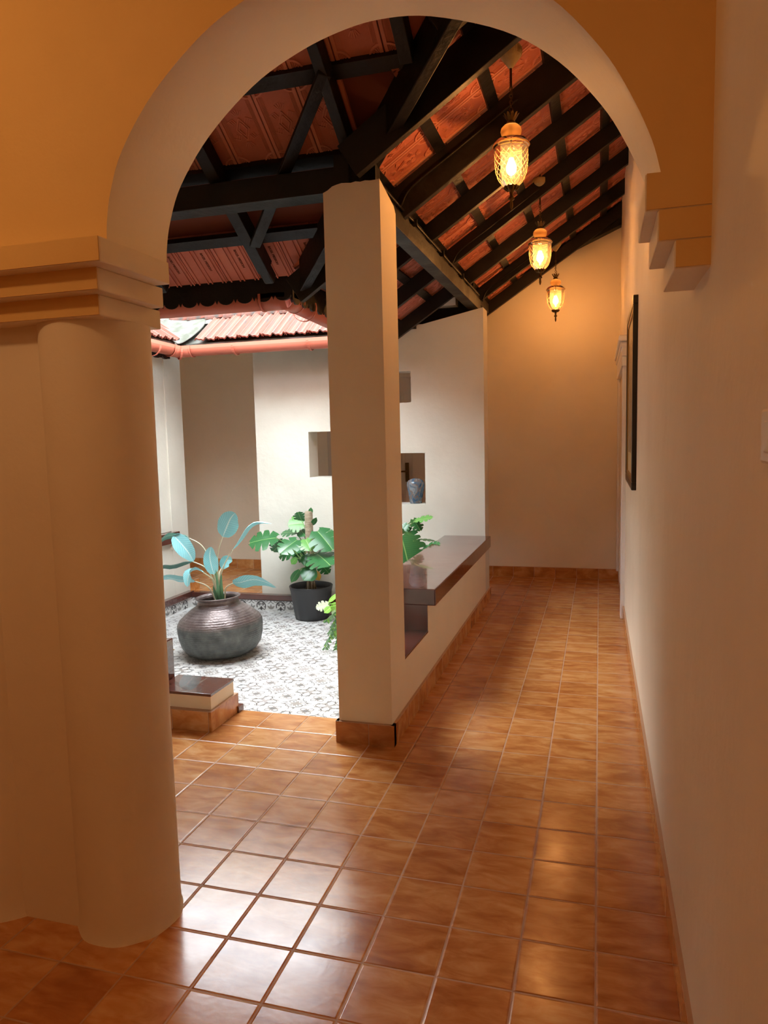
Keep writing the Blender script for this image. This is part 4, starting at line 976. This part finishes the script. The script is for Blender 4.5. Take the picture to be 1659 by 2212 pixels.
leaves = [
 (A(867, 1158, -.12), A(884, 1224, -.2), nz(.3, .1, 1), MON, 1.45, True, .12),
 (A(874, 1142, -.02), A(902, 1180, -.06), nz(.4, .3, .9), MON, .9, True, .2),
 (A(880, 1180, .05), A(912, 1212, .02), nz(.1, .3, .9), MON, .9, True, .2),
 (A(898, 1124, 0), A(937, 1116, .0), nz(.1, .9, .5), MONL, .75, True, .35),
 (A(893, 1122, .02), A(910, 1148, .0), nz(.5, .1, .8), MON, 1.0, True, .35),
 (A(915, 1186, -.05), A(952, 1174, -.08), nz(.1, .8, .6), MON, .85, True, .2),
 (A(905, 1165, .0), A(942, 1168, .04), nz(.1, .8, -.2), MONL, .7, True, .25),
 (A(880, 1132, .0), A(866, 1150, -.04), nz(-.3, .4, .9), MON, 1.0, True, .35),
 (A(862, 1135, -.05), A(840, 1160, -.04), nz(-.3, .4, .9), MON, 1.0, True, .35),
 (A(850, 1180, -.05), A(820, 1200, -.14), nz(-.3, .4, .9), MON, 1.0, True, .25),
 (A(845, 1140, .1), A(810, 1140, .14), nz(-.3, .4, .9), MON, 1.0, True, .3),
]
monstera((-1.60, 5.55, CZ+.22), 'second monstera with split leaves showing above the corridor bench', leaves, (.80, .034), 9)
# variegated trailing plant behind the pillar
VAR = veined('variegated_leaf', (.72, .80, .62), (.30, .55, .16), (.80, .85, .60), .4); VGR = veined('lime_leaf', (.22, .48, .07), (.34, .60, .12), (.5, .7, .2)); FERN = mat('fern_green', (.10, .27, .10), .5, c2=(.30, .50, .28), nscale=30)
hp = nursery_pot((-1.62, 4.75, CZ), .14, .25, 'black nursery pot behind the foot of the tall pillar')
vp = empty('variegated_plant', (-1.62, 4.75, .08), label='trailing variegated lime and white plant peeping out left of the tall pillar', cat='plant')
Yc = 4.85
def vl(b, t, n_, m_, w, dy=0, sl=False):
    o = monstera_leaf(A(*b, dy), A(*t, dy-.03), n_, vp, m_, w, sl, .12); b0 = A(*b, dy); s0 = Vector((-1.66, 4.75, .10)); stem([s0, (s0+b0)/2+Vector((0, 0, .06)), b0], (.004, .003), VGR, vp, 'vine')
vl((709, 1305), (681, 1314), nz(0, .3, 1), VAR, .75, 0, True)
vl((730, 1283), (708, 1302), nz(.1, .6, .8), VGR, .35, .02)
vl((714, 1312), (700, 1324), nz(-.2, .3, 1), VGR, .8, -.02)
vl((722, 1302), (716, 1322), nz(.2, .3, 1), VGR, .5, .0)
vl((735, 1312), (716, 1328), nz(.2, .4, .8), VAR, .55, .02, True)
vl((728, 1306), (736, 1330), nz(.2, .4, .8), VGR, .6, .0)
vl((745, 1290), (740, 1320), nz(.2, .4, .8), VAR, .6, .0)
rr = random.Random(12)
for (x0_, y0_, x1_, y1_) in ((728, 1322, 706, 1340), (730, 1335, 712, 1368), (734, 1345, 702, 1400), (738, 1360, 726, 1402), (735, 1330, 720, 1352), (738, 1350, 716, 1376), (740, 1340, 730, 1380)):
    pts = [Vector((-1.68, 4.78, .12)), A(x0_, y0_), A((x0_*.45+x1_*.55), (y0_+y1_)/2, -.02), A(x1_, y1_, .0)]
    stem(pts, (.003, .002), FERN, vp, 'frond_stem')
    cm = catmull(pts[1:], 7)
    for i, p in enumerate(cm):
        for sg in (-1, 1):
            q = p+cam_side*sg*rr.uniform(.012, .028)-cam_up*rr.uniform(.01, .03)-k_*rr.uniform(-.02, .02)
            blade([p, (p+q)/2+cam_up*.004, q], .012, lambda t: cam_up+cam_side*.3*sg, .1, 'leaflet', FERN if rr.random() < .7 else VGR, vp, nseg=4)
# fallen dry leaf stains on the court floor
ST = mat('dry_leaf', (.35, .22, .09), .8)
for k, (x, y, r_) in enumerate(((-2.13, 3.57, .025), (-3.02, 4.6, .03))):
    m = MB()
    m.face([(r_*cos(a*pi/4)*(1+.3*(a % 2)), r_*.7*sin(a*pi/4), .002+.003*(a % 3)) for a in range(8)])
    o = m.build('dry_leaf', ST, solid=.001); o.location = (x, y, CZ+.001); tag(o, ('small dry brown leaf on the court tiles near the opening', 'small dry brown leaf on the court tiles left of the metal pot')[k], 'leaf')
